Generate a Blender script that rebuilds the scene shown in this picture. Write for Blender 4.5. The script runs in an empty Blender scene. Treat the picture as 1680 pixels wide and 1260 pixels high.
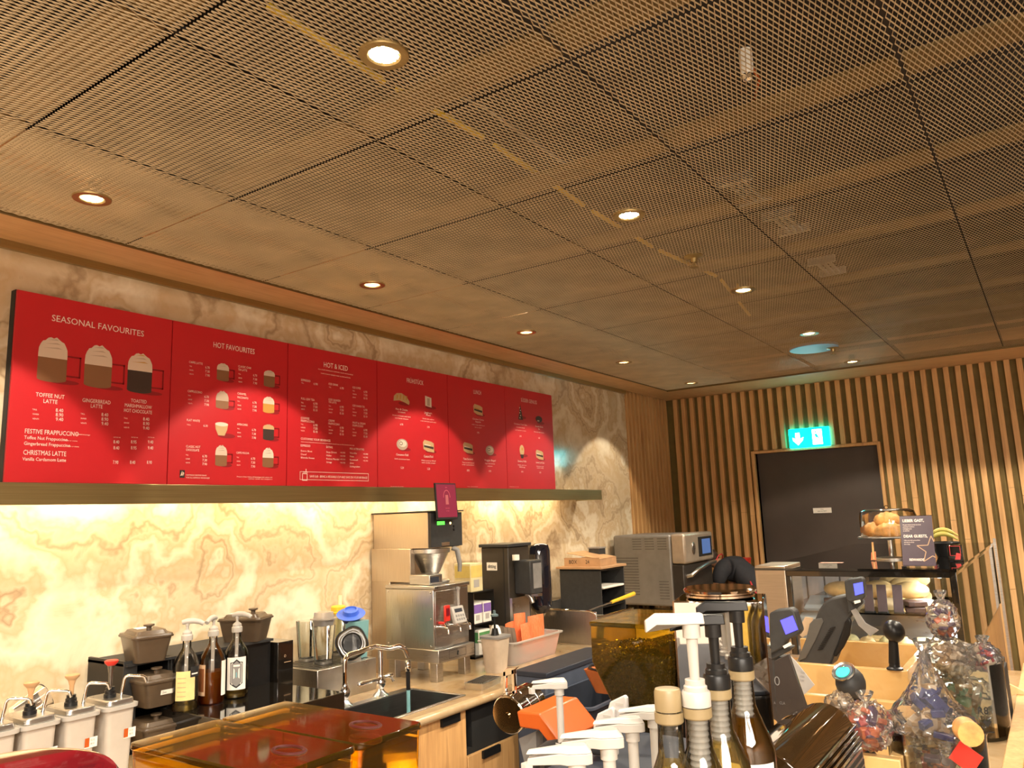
import bpy, bmesh, math, random
from mathutils import Vector, Matrix, noise
from math import sin, cos, pi, radians, tan, sqrt

SC = bpy.context.scene
COL = SC.collection
EYE = 1.75
FPX, CW, CH = 1276.84, 1680, 1260
YAW, PITCH, ROLL = 0.6004, 0.168, -0.0373

# ------------------------------------------------------------------ camera
fw = Vector((cos(PITCH)*cos(YAW), cos(PITCH)*sin(YAW), sin(PITCH)))
r0 = Vector((sin(YAW), -cos(YAW), 0)); u0 = r0.cross(fw)
ri = r0*cos(ROLL) + u0*sin(ROLL); up = -r0*sin(ROLL) + u0*cos(ROLL)
cam_d = bpy.data.cameras.new('camera'); cam = bpy.data.objects.new('camera', cam_d); COL.objects.link(cam)
cam_d.sensor_width = 36; cam_d.lens = FPX/CW*36; cam_d.clip_start = 0.05; cam_d.clip_end = 60
cam.matrix_world = Matrix(((ri.x, up.x, -fw.x, 0), (ri.y, up.y, -fw.y, 0), (ri.z, up.z, -fw.z, EYE), (0, 0, 0, 1)))
SC.camera = cam

# ------------------------------------------------------------------ world, exposure, large lights
SC.view_settings.view_transform = 'Standard'; SC.view_settings.look = 'None'
SC.view_settings.gamma = 1; SC.view_settings.use_curve_mapping = False
SC.view_settings.exposure = 1.8
SC.cycles.use_denoising = True
W = bpy.data.worlds.new('world'); SC.world = W; W.use_nodes = True
W.node_tree.nodes['Background'].inputs[0].default_value = (1.0, 0.80, 0.58, 1)
W.node_tree.nodes['Background'].inputs[1].default_value = 0.05
LAMP_W = 28.0; LAMP_C = (1.0, 0.865, 0.67)
STRIP_W = 3.3; STRIP_C = (1.0, 0.85, 0.62)
HALL_FILL_W = 290.0

def light(name, kind, loc, energy, color, parent=None, rot=(0, 0, 0), **kw):
    l = bpy.data.lights.new(name, kind); l.energy = energy; l.color = color
    for k, v in kw.items(): setattr(l, k, v)
    o = bpy.data.objects.new(name, l); COL.objects.link(o); o.location = loc; o.rotation_euler = rot
    if parent: o.parent = parent
    return o
# added fill light, standing in for the unseen open hall behind the photographer
light('hall_fill', 'AREA', (-2.2, -2.2, 3.2), HALL_FILL_W, (1.0, 0.90, 0.78), rot=(0, 0, 0), shape='RECTANGLE', size=2.6, size_y=3.0)

# ------------------------------------------------------------------ helpers
def P(px, py, x=None, y=None, z=None):
    """the point of the place seen at a pixel of the photograph, on the plane x=, y= or z="""
    d = fw*FPX + ri*(px-CW/2) - up*(py-CH/2)
    if x is not None: t = x/d.x
    elif y is not None: t = y/d.y
    else: t = (z-EYE)/d.z
    p = d*t
    return Vector((p.x, p.y, p.z+EYE))

class M:
    def __init__(s): s.v = []; s.f = []; s.mi = []; s.cur = 0
    def add(s, vs, fs):
        n = len(s.v); s.v += [tuple(v) for v in vs]; s.f += [[i+n for i in f] for f in fs]; s.mi += [s.cur]*len(fs); return s
    def box(s, x0, x1, y0, y1, z0, z1, R=None, c=None):
        vs = [Vector((x, y, z)) for z in (z0, z1) for y in (y0, y1) for x in (x0, x1)]
        if R is not None: vs = [R @ v + Vector(c or (0, 0, 0)) for v in vs]
        elif c is not None: vs = [v+Vector(c) for v in vs]
        return s.add(vs, [[0, 2, 3, 1], [4, 5, 7, 6], [0, 1, 5, 4], [1, 3, 7, 5], [3, 2, 6, 7], [2, 0, 4, 6]])
    def frus(s, w0, d0, w1, d1, z0, z1, c=(0, 0, 0), cap=3, r=0.0, n=4):
        """tapered box with rounded corners, centred on c"""
        def ring(w, d, z):
            if r <= 0: return [(c[0]+a*w/2, c[1]+b*d/2, c[2]+z) for a, b in ((-1, -1), (1, -1), (1, 1), (-1, 1))]
            o = []
            for k, (a, b) in enumerate(((-1, -1), (1, -1), (1, 1), (-1, 1))):
                for j in range(n+1):
                    t = pi + k*pi/2 + j/n*pi/2
                    o.append((c[0]+a*(w/2-r)+r*cos(t), c[1]+b*(d/2-r)+r*sin(t), c[2]+z))
            return o
        a = ring(w0, d0, z0); b = ring(w1, d1, z1); k = len(a)
        fs = [[i, (i+1) % k, (i+1) % k+k, i+k] for i in range(k)]
        if cap & 1: fs.append(list(range(k))[::-1])
        if cap & 2: fs.append([i+k for i in range(k)])
        return s.add(a+b, fs)
    def cyl(s, p0, p1, r0, r1=None, n=16, caps=True):
        r1 = r0 if r1 is None else r1
        p0 = Vector(p0); p1 = Vector(p1); d = (p1-p0).normalized()
        a = d.orthogonal().normalized(); b = d.cross(a)
        vs = [p0+(a*cos(2*pi*i/n)+b*sin(2*pi*i/n))*r0 for i in range(n)] + [p1+(a*cos(2*pi*i/n)+b*sin(2*pi*i/n))*r1 for i in range(n)]
        fs = [[i, (i+1) % n, (i+1) % n+n, i+n] for i in range(n)]
        if caps: fs += [list(range(n))[::-1], [i+n for i in range(n)]]
        return s.add(vs, fs)
    def lathe(s, prof, c=(0, 0, 0), n=24, sx=1, sy=1, R=None):
        k = len(prof); vs = []
        for r, z in prof:
            for i in range(n):
                v = Vector((r*cos(2*pi*i/n)*sx, r*sin(2*pi*i/n)*sy, z))
                if R is not None: v = R @ v
                vs.append(v+Vector(c))
        fs = [[j*n+i, j*n+(i+1) % n, (j+1)*n+(i+1) % n, (j+1)*n+i] for j in range(k-1) for i in range(n)]
        if prof[0][0] > 1e-6: fs.append(list(range(n))[::-1])
        if prof[-1][0] > 1e-6: fs.append([(k-1)*n+i for i in range(n)])
        return s.add(vs, fs)
    def tube(s, pts, r, n=10, closed=False, caps=True):
        pts = [Vector(p) for p in pts]; k = len(pts); vs = []; nrm = None
        rs = r if isinstance(r, (list, tuple)) else [r]*k
        for j, p in enumerate(pts):
            d = (pts[(j+1) % k]-pts[j-1]) if closed else (pts[min(j+1, k-1)]-pts[max(j-1, 0)])
            d.normalize()
            nrm = d.orthogonal().normalized() if nrm is None else (nrm-d*nrm.dot(d)).normalized()
            b = d.cross(nrm)
            vs += [p+(nrm*cos(2*pi*i/n)+b*sin(2*pi*i/n))*rs[j] for i in range(n)]
        m = k if closed else k-1
        fs = [[j*n+i, j*n+(i+1) % n, ((j+1) % k)*n+(i+1) % n, ((j+1) % k)*n+i] for j in range(m) for i in range(n)]
        if not closed and caps: fs += [list(range(n))[::-1], [(k-1)*n+i for i in range(n)]]
        return s.add(vs, fs)
    def prism(s, poly, off):
        """a planar polygon of 3-D points swept by the vector off"""
        k = len(poly); off = Vector(off); a = [Vector(p) for p in poly]
        return s.add(a+[p+off for p in a], [list(range(k))[::-1], [i+k for i in range(k)]] + [[i, (i+1) % k, (i+1) % k+k, i+k] for i in range(k)])
    def ball(s, c, r, n=16, m=10, fn=None):
        r = (r, r, r) if not isinstance(r, (tuple, list)) else r
        vs = []
        for j in range(m+1):
            t = pi*j/m
            for i in range(n):
                a = 2*pi*i/n; d = Vector((sin(t)*cos(a), sin(t)*sin(a), cos(t)))
                k = fn(d) if fn else 1
                vs.append((c[0]+d.x*r[0]*k, c[1]+d.y*r[1]*k, c[2]+d.z*r[2]*k))
        return s.add(vs, [[j*n+i, (j+1)*n+i, (j+1)*n+(i+1) % n, j*n+(i+1) % n] for j in range(m) for i in range(n)])
    def face(s, pts): return s.add(pts, [list(range(len(pts)))])
    def xf(s, R, c, start=0):
        for i in range(start, len(s.v)): s.v[i] = tuple(R @ Vector(s.v[i]) + Vector(c))
        return s

def arc(c, r, a0, a1, n, ax='xz'):
    o = []
    for i in range(n+1):
        a = a0+(a1-a0)*i/n; u, w = r*cos(a), r*sin(a)
        o.append(Vector((c[0]+u, c[1], c[2]+w)) if ax == 'xz' else Vector((c[0], c[1]+u, c[2]+w)) if ax == 'yz' else Vector((c[0]+u, c[1]+w, c[2])))
    return o
def Rz(a): return Matrix.Rotation(a, 3, 'Z')
def Rx(a): return Matrix.Rotation(a, 3, 'X')
def Ry(a): return Matrix.Rotation(a, 3, 'Y')

def O(name, m, mat, parent=None, bev=0.0, smooth=True, loc=None):
    """one mesh object from an M"""
    me = bpy.data.meshes.new(name); me.from_pydata(m.v, [], m.f); me.update()
    mats = mat if isinstance(mat, list) else [mat]
    for q in mats: me.materials.append(q)
    if len(mats) > 1:
        for p, i in zip(me.polygons, m.mi): p.material_index = i
    bm = bmesh.new(); bm.from_mesh(me); bmesh.ops.remove_doubles(bm, verts=bm.verts, dist=1e-6)
    bmesh.ops.recalc_face_normals(bm, faces=bm.faces); bm.to_mesh(me); bm.free()
    if smooth:
        me.shade_smooth(); me.set_sharp_from_angle(angle=radians(38))
    o = bpy.data.objects.new(name, me); COL.objects.link(o)
    if parent: o.parent = parent
    if loc is not None: o.location = loc
    if bev > 0:
        b = o.modifiers.new('bevel', 'BEVEL'); b.width = bev; b.segments = 2; b.limit_method = 'ANGLE'; b.angle_limit = radians(40); b.harden_normals = False
    return o
def T(name, label, cat, loc=(0, 0, 0), rz=0.0, group=None):
    o = bpy.data.objects.new(name, None); COL.objects.link(o); o.location = loc; o.rotation_euler = (0, 0, rz)
    o.empty_display_size = 0.05
    o['label'] = label; o['category'] = cat
    if group: o['group'] = group
    return o
def tag(o, label, cat, group=None, kind=None):
    o['label'] = label; o['category'] = cat
    if group: o['group'] = group
    if kind: o['kind'] = kind
    return o
def ST(name, m, mat, bev=0.0, smooth=True, parent=None):
    o = O(name, m, mat, parent, bev, smooth)
    if not parent: o['kind'] = 'structure'
    return o
def dup(root, loc, rz, label=None, group=None, scale=None):
    r = root.copy(); COL.objects.link(r); r.location = loc; r.rotation_euler = (root.rotation_euler.x, root.rotation_euler.y, rz)
    if scale: r.scale = scale
    if label: r['label'] = label
    if group: r['group'] = group
    for ch in list(root.children):
        c = ch.copy(); COL.objects.link(c); c.parent = r
        for g in list(ch.children):
            d = g.copy(); COL.objects.link(d); d.parent = c
    return r

# lettering: one mesh of flat glyphs in the plane (u, v), later mapped onto a surface
_tc = {}
def glyphs(body, bold=False):
    if body not in _tc:
        cu = bpy.data.curves.new('t', 'FONT'); cu.body = body; cu.size = 1; cu.resolution_u = 2
        if bold: cu.offset = 0.018
        o = bpy.data.objects.new('t', cu); COL.objects.link(o)
        dg = bpy.context.evaluated_depsgraph_get(); me = bpy.data.meshes.new_from_object(o.evaluated_get(dg))
        _tc[body] = ([v.co.copy() for v in me.vertices], [list(p.vertices) for p in me.polygons])
        bpy.data.objects.remove(o); bpy.data.curves.remove(cu); bpy.data.meshes.remove(me)
    return _tc[body]
class TX(M):
    """text in a plane: org + u*U + v*V, lifted along N"""
    def __init__(s, org, U, V, lift=0.001):
        super().__init__(); s.o = Vector(org); s.U = Vector(U).normalized(); s.V = Vector(V).normalized(); s.N = s.U.cross(s.V)*lift
    def at(s, u, v): return s.o+s.U*u+s.V*v+s.N
    def t(s, body, u, v, h, al='l', sx=0.8, bold=False, maxw=None):
        vs, fs = glyphs(body, bold)
        if not vs: return s
        sz = h/0.72; w = max(p.x for p in vs)*sz*sx
        if maxw and w > maxw: sx *= maxw/w; w = maxw
        off = {'l': 0, 'c': -w/2, 'r': -w}[al]
        return s.add([s.at(u+off+p.x*sz*sx, v+p.y*sz) for p in vs], fs)
    def poly(s, pts): return s.add([s.at(u, v) for u, v in pts], [list(range(len(pts)))])
    def rect(s, u0, u1, v0, v1): return s.poly([(u0, v0), (u1, v0), (u1, v1), (u0, v1)])
    def frame(s, u0, u1, v0, v1, t):
        s.rect(u0, u1, v0, v0+t); s.rect(u0, u1, v1-t, v1); s.rect(u0, u0+t, v0+t, v1-t); return s.rect(u1-t, u1, v0+t, v1-t)
    def ell(s, u, v, a, b, n=20, t0=0, t1=2*pi): return s.poly([(u+a*cos(t0+(t1-t0)*i/n), v+b*sin(t0+(t1-t0)*i/n)) for i in range(n+(0 if abs(t1-t0-2*pi) < 1e-6 else 1))])
    def ring(s, u, v, a, b, w, n=20):
        for i in range(n):
            t, q = 2*pi*i/n, 2*pi*(i+1)/n
            s.poly([(u+a*cos(t), v+b*sin(t)), (u+a*cos(q), v+b*sin(q)), (u+(a-w)*cos(q), v+(b-w)*sin(q)), (u+(a-w)*cos(t), v+(b-w)*sin(t))])
        return s

# ------------------------------------------------------------------ materials
class N:
    """small node-graph writer"""
    def __init__(s, name):
        s.m = bpy.data.materials.new(name); s.m.use_nodes = True; s.t = s.m.node_tree
        s.b = s.t.nodes['Principled BSDF']; s.out = s.t.nodes['Material Output']
    def n(s, typ, **kw):
        q = s.t.nodes.new(typ)
        for k, v in kw.items():
            if hasattr(q, k): setattr(q, k, v)
        return q
    def l(s, a, b): s.t.links.new(a, b)
    def coord(s, sc=(1, 1, 1), rot=(0, 0, 0), kind='Object'):
        c = s.n('ShaderNodeTexCoord'); m = s.n('ShaderNodeMapping'); m.inputs['Scale'].default_value = sc; m.inputs['Rotation'].default_value = rot
        s.l(c.outputs[kind], m.inputs[0]); return m.outputs[0]
    def noise(s, vec, scale, detail=4, rough=0.55, dist=0):
        q = s.n('ShaderNodeTexNoise'); q.inputs['Scale'].default_value = scale; q.inputs['Detail'].default_value = detail
        q.inputs['Roughness'].default_value = rough; q.inputs['Distortion'].default_value = dist
        if vec is not None: s.l(vec, q.inputs['Vector'])
        return q.outputs['Fac']
    def ramp(s, fac, stops):
        q = s.n('ShaderNodeValToRGB'); e = q.color_ramp.elements
        while len(e) < len(stops): e.new(0.5)
        for i, (p, c) in enumerate(stops): e[i].position = p; e[i].color = (*c, 1)
        s.l(fac, q.inputs[0]); return q.outputs[0]
    def math(s, op, a, b):
        q = s.n('ShaderNodeMath', operation=op)
        for i, v in enumerate((a, b)):
            if isinstance(v, (int, float)): q.inputs[i].default_value = v
            else: s.l(v, q.inputs[i])
        return q.outputs[0]
    def bump(s, h, st, dist=0.01):
        q = s.n('ShaderNodeBump'); q.inputs['Strength'].default_value = st; q.inputs['Distance'].default_value = dist
        s.l(h, q.inputs['Height']); s.l(q.outputs[0], s.b.inputs['Normal'])
    def set(s, **kw):
        nm = dict(col='Base Color', rough='Roughness', metal='Metallic', coat='Coat Weight', trans='Transmission Weight', ior='IOR', spec='Specular IOR Level', ec='Emission Color', es='Emission Strength', sss='Subsurface Weight', aniso='Anisotropic', coatr='Coat Roughness')
        for k, v in kw.items():
            i = s.b.inputs[nm[k]]
            if hasattr(v, 'is_output'): s.l(v, i)
            elif isinstance(v, tuple): i.default_value = (*v, 1)
            else: i.default_value = v
        return s
def plain(name, col, rough=0.5, metal=0.0, var=0.12, sc=12, bump=0.0, bsc=60, **kw):
    q = N(name); v = q.coord()
    f = q.noise(v, sc, 4)
    c0 = tuple(c*(1-var) for c in col); c1 = tuple(min(1, c*(1+var)) for c in col)
    q.set(col=q.ramp(f, [(0.3, c0), (0.7, c1)]), rough=rough, metal=metal, **kw)
    if bump: q.bump(q.noise(v, bsc, 3), bump, 0.004)
    return q.m
def wood(name, cols, sc=(14, 14, 0.9), rough=0.45, rot=(0, 0, 0), coat=0.0):
    q = N(name); v = q.coord(sc, rot)
    a = q.noise(v, 3.0, 6, 0.6, 0.7); b = q.noise(q.coord((3, 3, .35), rot), 2.0, 2)
    f = q.math('ADD', q.math('MULTIPLY', a, 0.7), q.math('MULTIPLY', b, 0.35))
    q.set(col=q.ramp(f, [(0.3, cols[0]), (0.52, cols[1]), (0.75, cols[2])]), rough=rough, coat=coat)
    q.bump(a, 0.12, 0.003); return q.m
def brushed(name, col, rough=0.3, sc=(2, 2, 160), metal=1.0, var=.2):
    q = N(name); f = q.noise(q.coord(sc), 4, 3)
    q.set(col=q.ramp(f, [(0.3, tuple(c*(1-var) for c in col)), (0.7, col)]), metal=metal, rough=q.math('ADD', q.math('MULTIPLY', f, .18), rough-.09)); return q.m
def glassy(name, tint=(1, 1, 1), tfac=1.0, rough=0.02, spec=1.0, ior=1.45, diff=0.0, dcol=(1, 1, 1)):
    """clear sheet: transparent with Fresnel reflections, optional milky body"""
    q = N(name); q.t.nodes.remove(q.b)
    tr = q.n('ShaderNodeBsdfTransparent'); tr.inputs[0].default_value = (*tint, 1)
    gl = q.n('ShaderNodeBsdfGlossy'); gl.inputs['Roughness'].default_value = rough
    gl.inputs[0].default_value = (spec, spec, spec, 1)
    fr = q.n('ShaderNodeFresnel'); fr.inputs[0].default_value = ior
    body = tr.outputs[0]
    if diff > 0:
        d = q.n('ShaderNodeBsdfDiffuse'); d.inputs[0].default_value = (*dcol, 1)
        tl = q.n('ShaderNodeBsdfTranslucent'); tl.inputs[0].default_value = (*dcol, 1)
        m0 = q.n('ShaderNodeMixShader'); m0.inputs[0].default_value = .5; q.l(d.outputs[0], m0.inputs[1]); q.l(tl.outputs[0], m0.inputs[2])
        m1 = q.n('ShaderNodeMixShader'); m1.inputs[0].default_value = diff
        q.l(body, m1.inputs[1]); q.l(m0.outputs[0], m1.inputs[2]); body = m1.outputs[0]
    mx = q.n('ShaderNodeMixShader'); q.l(fr.outputs[0], mx.inputs[0]); q.l(body, mx.inputs[1]); q.l(gl.outputs[0], mx.inputs[2])
    q.l(mx.outputs[0], q.out.inputs[0]); return q.m
def emit(name, col, st):
    q = N(name); q.set(col=(0, 0, 0), ec=col, es=st); return q.m
def flat(name, col, rough=0.45, **kw):
    q = N(name); q.set(col=col, rough=rough, **kw); return q.m

# onyx: swirling cream and brown bands
def onyx():
    q = N('onyx_slab'); v = q.coord((1.0, 1.0, 1.0))
    nz = q.n('ShaderNodeTexNoise'); nz.inputs['Scale'].default_value = 1.3; nz.inputs['Detail'].default_value = 5; nz.inputs['Roughness'].default_value = .62
    q.l(v, nz.inputs['Vector'])
    mx = q.n('ShaderNodeMix', data_type='RGBA', blend_type='LINEAR_LIGHT'); mx.inputs[0].default_value = 0.55
    q.l(v, mx.inputs[6]); q.l(nz.outputs['Color'], mx.inputs[7])
    vo = q.n('ShaderNodeTexVoronoi', feature='SMOOTH_F1'); vo.inputs['Scale'].default_value = 1.35; vo.inputs['Smoothness'].default_value = .7
    q.l(mx.outputs[2], vo.inputs['Vector'])
    d = q.math('ADD', q.math('MULTIPLY', vo.outputs['Distance'], 7.5), q.math('MULTIPLY', q.noise(v, 5, 5, .6, .6), 1.25))
    fr = q.math('PINGPONG', d, 1.0)
    big = q.noise(v, 1.1, 3, .5, .5)
    f = q.math('ADD', q.math('MULTIPLY', fr, 0.72), q.math('MULTIPLY', big, 0.36))
    c = q.ramp(f, [(0.12, (0.35, 0.245, 0.145)), (0.22, (0.48, 0.355, 0.22)), (0.36, (0.64, 0.51, 0.34)), (0.56, (0.58, 0.43, 0.26)), (0.70, (0.68, 0.56, 0.39)), (0.90, (0.78, 0.68, 0.51))])
    q.set(col=c, rough=0.16, coat=.2); return q.m
def marble(name, cols, sc=1.6, rough=.18):
    q = N(name); v = q.coord()
    w = q.noise(v, sc, 6, .6, 1.6); b = q.noise(v, sc*4.5, 4, .6, .8)
    f = q.math('ADD', q.math('MULTIPLY', w, .75), q.math('MULTIPLY', b, .28))
    q.set(col=q.ramp(f, [(.32, cols[0]), (.45, cols[1]), (.55, cols[2]), (.7, cols[3])]), rough=rough, coat=.25); return q.m

K = {}
K['onyx'] = onyx()
K['marble'] = marble('counter_marble', [(.30, .18, .08), (.42, .28, .14), (.48, .35, .20), (.37, .23, .10)])
K['honey'] = marble('honey_onyx', [(.46, .25, .07), (.54, .32, .11), (.58, .37, .15), (.42, .22, .06)], 1.2)
OAK = [(.45, .235, .09), (.64, .365, .145), (.76, .47, .21)]
OAKL = [(.60, .34, .15), (.74, .45, .21), (.84, .55, .28)]
K['oak'] = wood('oak_vertical', OAK)
K['oakx'] = wood('oak_along', OAKL, sc=(.9, 14, 14))
K['oaky'] = wood('oak_across', OAKL, sc=(14, .9, 14))
K['back'] = plain('olive_backing', (.17, .12, .032), .7)
K['mesh'] = plain('bronze_mesh', (.57, .45, .28), .42, .45, .15, 5)
K['beam'] = plain('bronze_strip', (.16, .10, .03), .5, .3)
K['dark'] = plain('dark_plenum', (.022, .015, .011), .9)
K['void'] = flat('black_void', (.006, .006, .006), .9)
K['floor'] = plain('stone_floor', (.30, .25, .20), .45, sc=3)
K['plaster'] = plain('warm_plaster', (.60, .54, .47), .8, sc=2)
K['brass'] = brushed('brushed_brass', (.47, .36, .165), .34, (.6, 60, 60), .85)
K['steel'] = brushed('brushed_steel', (.62, .60, .57), .30)
K['steelx'] = brushed('brushed_steel_side', (.62, .60, .57), .30, (2, 160, 2))
K['steeld'] = brushed('dark_steel', (.25, .24, .23), .35)
K['chrome'] = flat('chrome', (.80, .79, .78), .05, metal=1.0)
K['mirror'] = flat('mirror_chrome', (.72, .69, .66), .025, metal=1.0)
K['black'] = plain('black_plastic', (.011, .0105, .0105), .34, sc=30, spec=.25)
K['blackm'] = plain('black_matte', (.02, .02, .021), .6, sc=30)
K['gloss'] = plain('gloss_black', (.010, .008, .006), .08, sc=20, coat=.6)
K['char'] = plain('charcoal_plastic', (.036, .036, .036), .5, sc=30, spec=.3)
K['grey'] = plain('grey_plastic', (.22, .21, .20), .5, sc=20)
K['oven'] = plain('oven_grey', (.25, .235, .215), .42, .35, .08)
K['white'] = plain('white_plastic', (.44, .415, .38), .35, var=.05)
K['paper'] = plain('white_paper', (.80, .76, .68), .8, var=.05)
K['milk'] = plain('milky_plastic', (.50, .45, .39), .4, var=.06, sss=.0)
K['brown'] = plain('brown_pan', (.085, .058, .036), .3, sc=15)
K['tan'] = plain('tan_plastic', (.52, .31, .15), .4)
K['tancap'] = plain('khaki_cap', (.26, .195, .10), .4)
K['red'] = plain('red_plastic', (.62, .03, .02), .35)
K['orange'] = plain('orange_plastic', (.46, .085, .012), .35, var=.06)
K['terra'] = plain('terracotta_plastic', (.48, .14, .04), .4)
K['blue'] = plain('blue_lid', (.05, .13, .62), .35)
K['teal'] = plain('teal_plastic', (.17, .36, .38), .4)
K['yellow'] = plain('yellow_plastic', (.72, .46, .03), .4)
K['slate'] = plain('slate_plastic', (.024, .029, .042), .5, spec=.3)
K['slateb'] = plain('slate_panel', (.060, .075, .11), .5, spec=.3)
K['menu'] = plain('menu_red', (.56, .018, .026), .38, var=.03, sc=3)
K['wine'] = plain('dark_red_gloss', (.10, .006, .010), .06, coat=.5)
K['winep'] = plain('dark_red_panel', (.16, .008, .018), .3)
K['ink'] = flat('cream_ink', (.88, .74, .66), .6)
K['blk'] = flat('black_ink', (.012, .012, .012), .6)
K['purple'] = plain('plum_card', (.045, .025, .042), .35)
K['goldink'] = flat('copper_ink', (.42, .27, .16), .5)
K['door'] = plain('door_brown_grey', (.062, .048, .040), .5, sc=3)
K['glass'] = glassy('clear_glass', (.97, .98, .97))
K['jar'] = glassy('jar_glass', (.90, .92, .90), ior=1.5)
K['film'] = glassy('crinkled_film', (.92, .92, .92), rough=.10, ior=1.5, diff=.07, dcol=(.9, .88, .86))
K['frost'] = glassy('frosted_plastic', (.92, .90, .88), rough=.25, ior=1.4, diff=.45, dcol=(.85, .80, .76))
K['chamber'] = glassy('pump_chamber', (.92, .91, .88), rough=.1, ior=1.4, diff=.38, dcol=(.8, .76, .70))
K['amber'] = glassy('amber_plastic', (.90, .62, .09), rough=.05, ior=1.42, diff=.07, dcol=(.5, .26, .02))
K['smoke'] = glassy('smoky_amber_plastic', (.88, .70, .17), rough=.05, ior=1.4, diff=.06, dcol=(.55, .38, .04))
K['syrup'] = glassy('pale_syrup', (.90, .76, .36), rough=.05, ior=1.3, diff=.12, dcol=(.75, .55, .2))
K['caramel'] = glassy('amber_syrup', (.60, .22, .03), rough=.05, ior=1.3, diff=.45, dcol=(.42, .12, .01))
K['dsyrup'] = glassy('dark_syrup', (.42, .24, .03), rough=.05, ior=1.3, diff=.3, dcol=(.25, .11, .01))
K['tanbox'] = plain('cardboard', (.48, .28, .14), .8)
K['crust'] = plain('baked_crust', (.60, .30, .085), .55, var=.45, sc=22, bump=.3)
K['bun'] = plain('pale_bun', (.76, .50, .20), .5, var=.25, sc=14)
K['choc'] = plain('chocolate_cake', (.06, .022, .012), .6, bump=.4)
K['bean'] = plain('coffee_beans', (.034, .018, .009), .25, var=.5, sc=90)
K['hair'] = plain('brown_hair', (.045, .022, .012), .5, sc=60)
K['skin'] = plain('skin', (.48, .25, .15), .5)
K['shirt'] = plain('dark_grey_shirt', (.028, .028, .034), .85, sc=25)
K['strap'] = plain('red_strap', (.62, .05, .05), .6)
# ================================================================== the setting
ZC = 1.0891+EYE; ZS = 2.94; YW = 3.415; XB = 8.0; CT = 0.885      # mesh ceiling, soffit, menu wall, back wall, work counter
m = M(); m.box(-4, XB+.3, -5, YW, -.05, 0); ST('floor', m, K['floor'])
m = M(); m.box(-4, XB+.3, -5, YW+.2, 3.55, 3.6); ST('ceiling', m, K['dark'])
m = M(); m.box(-4, 6.96, YW, YW+.12, 0, ZS+.02); ST('wall_left', m, K['onyx'])
m = M(); m.box(6.96, XB, YW+.02, YW+.12, 0, ZS+.02)
w = ST('wall_left_end', m, K['back'])
m = M()
for i in range(12):
    x = 6.965+i*.087; m.box(x, x+.034, YW-.012, YW+.03, 0, ZS)
ST('slat_cladding', m, K['oak'], parent=w)
m = M(); m.box(-4, XB+.12, -5.1, -5, 0, 3.55); ST('wall_right', m, K['plaster'])
m = M(); m.box(-4.1, -4, -5, YW+.1, 0, 3.55); ST('wall_front', m, K['plaster'])
m = M(); m.box(-4, XB+.1, YW+.001, YW+.12, ZS+.02, 3.55); ST('wall_left_upper', m, K['dark'])
DY0, DY1, DZ = 1.325, 2.487, 2.284
m = M(); m.box(XB, XB+.12, -5, DY0, 0, ZS+.6); m.box(XB, XB+.12, DY1, YW+.1, 0, ZS+.6); m.box(XB, XB+.12, DY0, DY1, DZ, ZS+.6)
w = ST('wall_back', m, K['back'])
m = M(); random.seed(4); y = YW-.09
while y > -4.9:
    y0, y1 = y-.043, y
    zb = DZ+.03 if (y1 > DY0-.02 and y0 < DY1+.02) else 0
    cuts = [zb]+[c for c in (random.uniform(.9, 1.9),) if c > zb]+[ZS]
    for a, b in zip(cuts, cuts[1:]): m.box(XB-.048, XB+.004, y0, y1, a, b-.0025)
    y -= .0935
ST('slat_cladding', m, K['oak'], parent=w)
d = bpy.data.objects.new('door_1', None); COL.objects.link(d); d['kind'] = 'structure'; d.location = (XB, DY0, 0)
m = M(); m.box(.06, .10, .0, DY1-DY0, 0, DZ); O('door_panel', m, K['door'], d)
m = M(); m.box(-.055, .06, -.028, 0, 0, DZ+.028); m.box(-.055, .06, DY1-DY0, DY1-DY0+.028, 0, DZ+.028); m.box(-.055, .06, 0, DY1-DY0, DZ, DZ+.028); O('door_frame', m, K['oak'], d, .003)
m = M(); m.box(.048, .06, .49, .66, 1.668, 1.718); s = O('door_plate', m, K['paper'], d); s['label'] = 'small white door plate'
t = TX((XB+.048, 0, 0), (0, -1, 0), (0, 0, 1)); t.t('Privat', -(DY0+.575), 1.70, .010, 'c'); t.t('KEIN ZUTRITT', -(DY0+.575), 1.680, .012, 'c')
o = O('door_plate_lettering', t, K['blk'], s, smooth=False); o.matrix_parent_inverse = Matrix.Translation(d.location).inverted()

# wooden soffit round the mesh raft
m = M(); m.box(-4, XB, 2.45, YW, ZS, ZS+.03); ST('trim_1', m, K['oakx'])
m = M(); m.box(6.35, XB, -5, 2.45, ZS, ZS+.03); ST('trim_2', m, K['oaky'])
m = M(); m.box(-4, 6.96, YW-.022, YW, ZS-.035, ZS-.001); ST('trim_3', m, K['brass'])

# expanded-metal raft
LX, LY = .6398, .652; XS, YS = .8927, 2.1435
def mesh_panel(w, h):
    nx, ny = int(round(w/.02135)), int(round(h/.0066)); a, b = w/nx, h/ny
    v = []; f = []
    wv = Vector((0, .00085, -.00125)); tv = Vector((0, .00042, .00028))
    cs = [wv+tv, wv-tv, -wv-tv, -wv+tv]
    for j in range(ny+1):
        for i in range(nx):
            if (i+j) % 2: continue
            for dj in (1, -1):
                if not 0 <= j+dj <= ny: continue
                A = Vector((i*a, j*b, 0)); B = Vector(((i+1)*a, (j+dj)*b, 0)); n = len(v)
                v += [A+c for c in cs]+[B+c for c in cs]
                f += [(n+k, n+(k+1) % 4, n+(k+1) % 4+4, n+k+4) for k in range(4)]
    me = bpy.data.meshes.new('ceiling_panel'); me.from_pydata([tuple(p) for p in v], [], f); me.materials.append(K['mesh']); return me
pm = mesh_panel(LX-.006, LY-.006)
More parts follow.
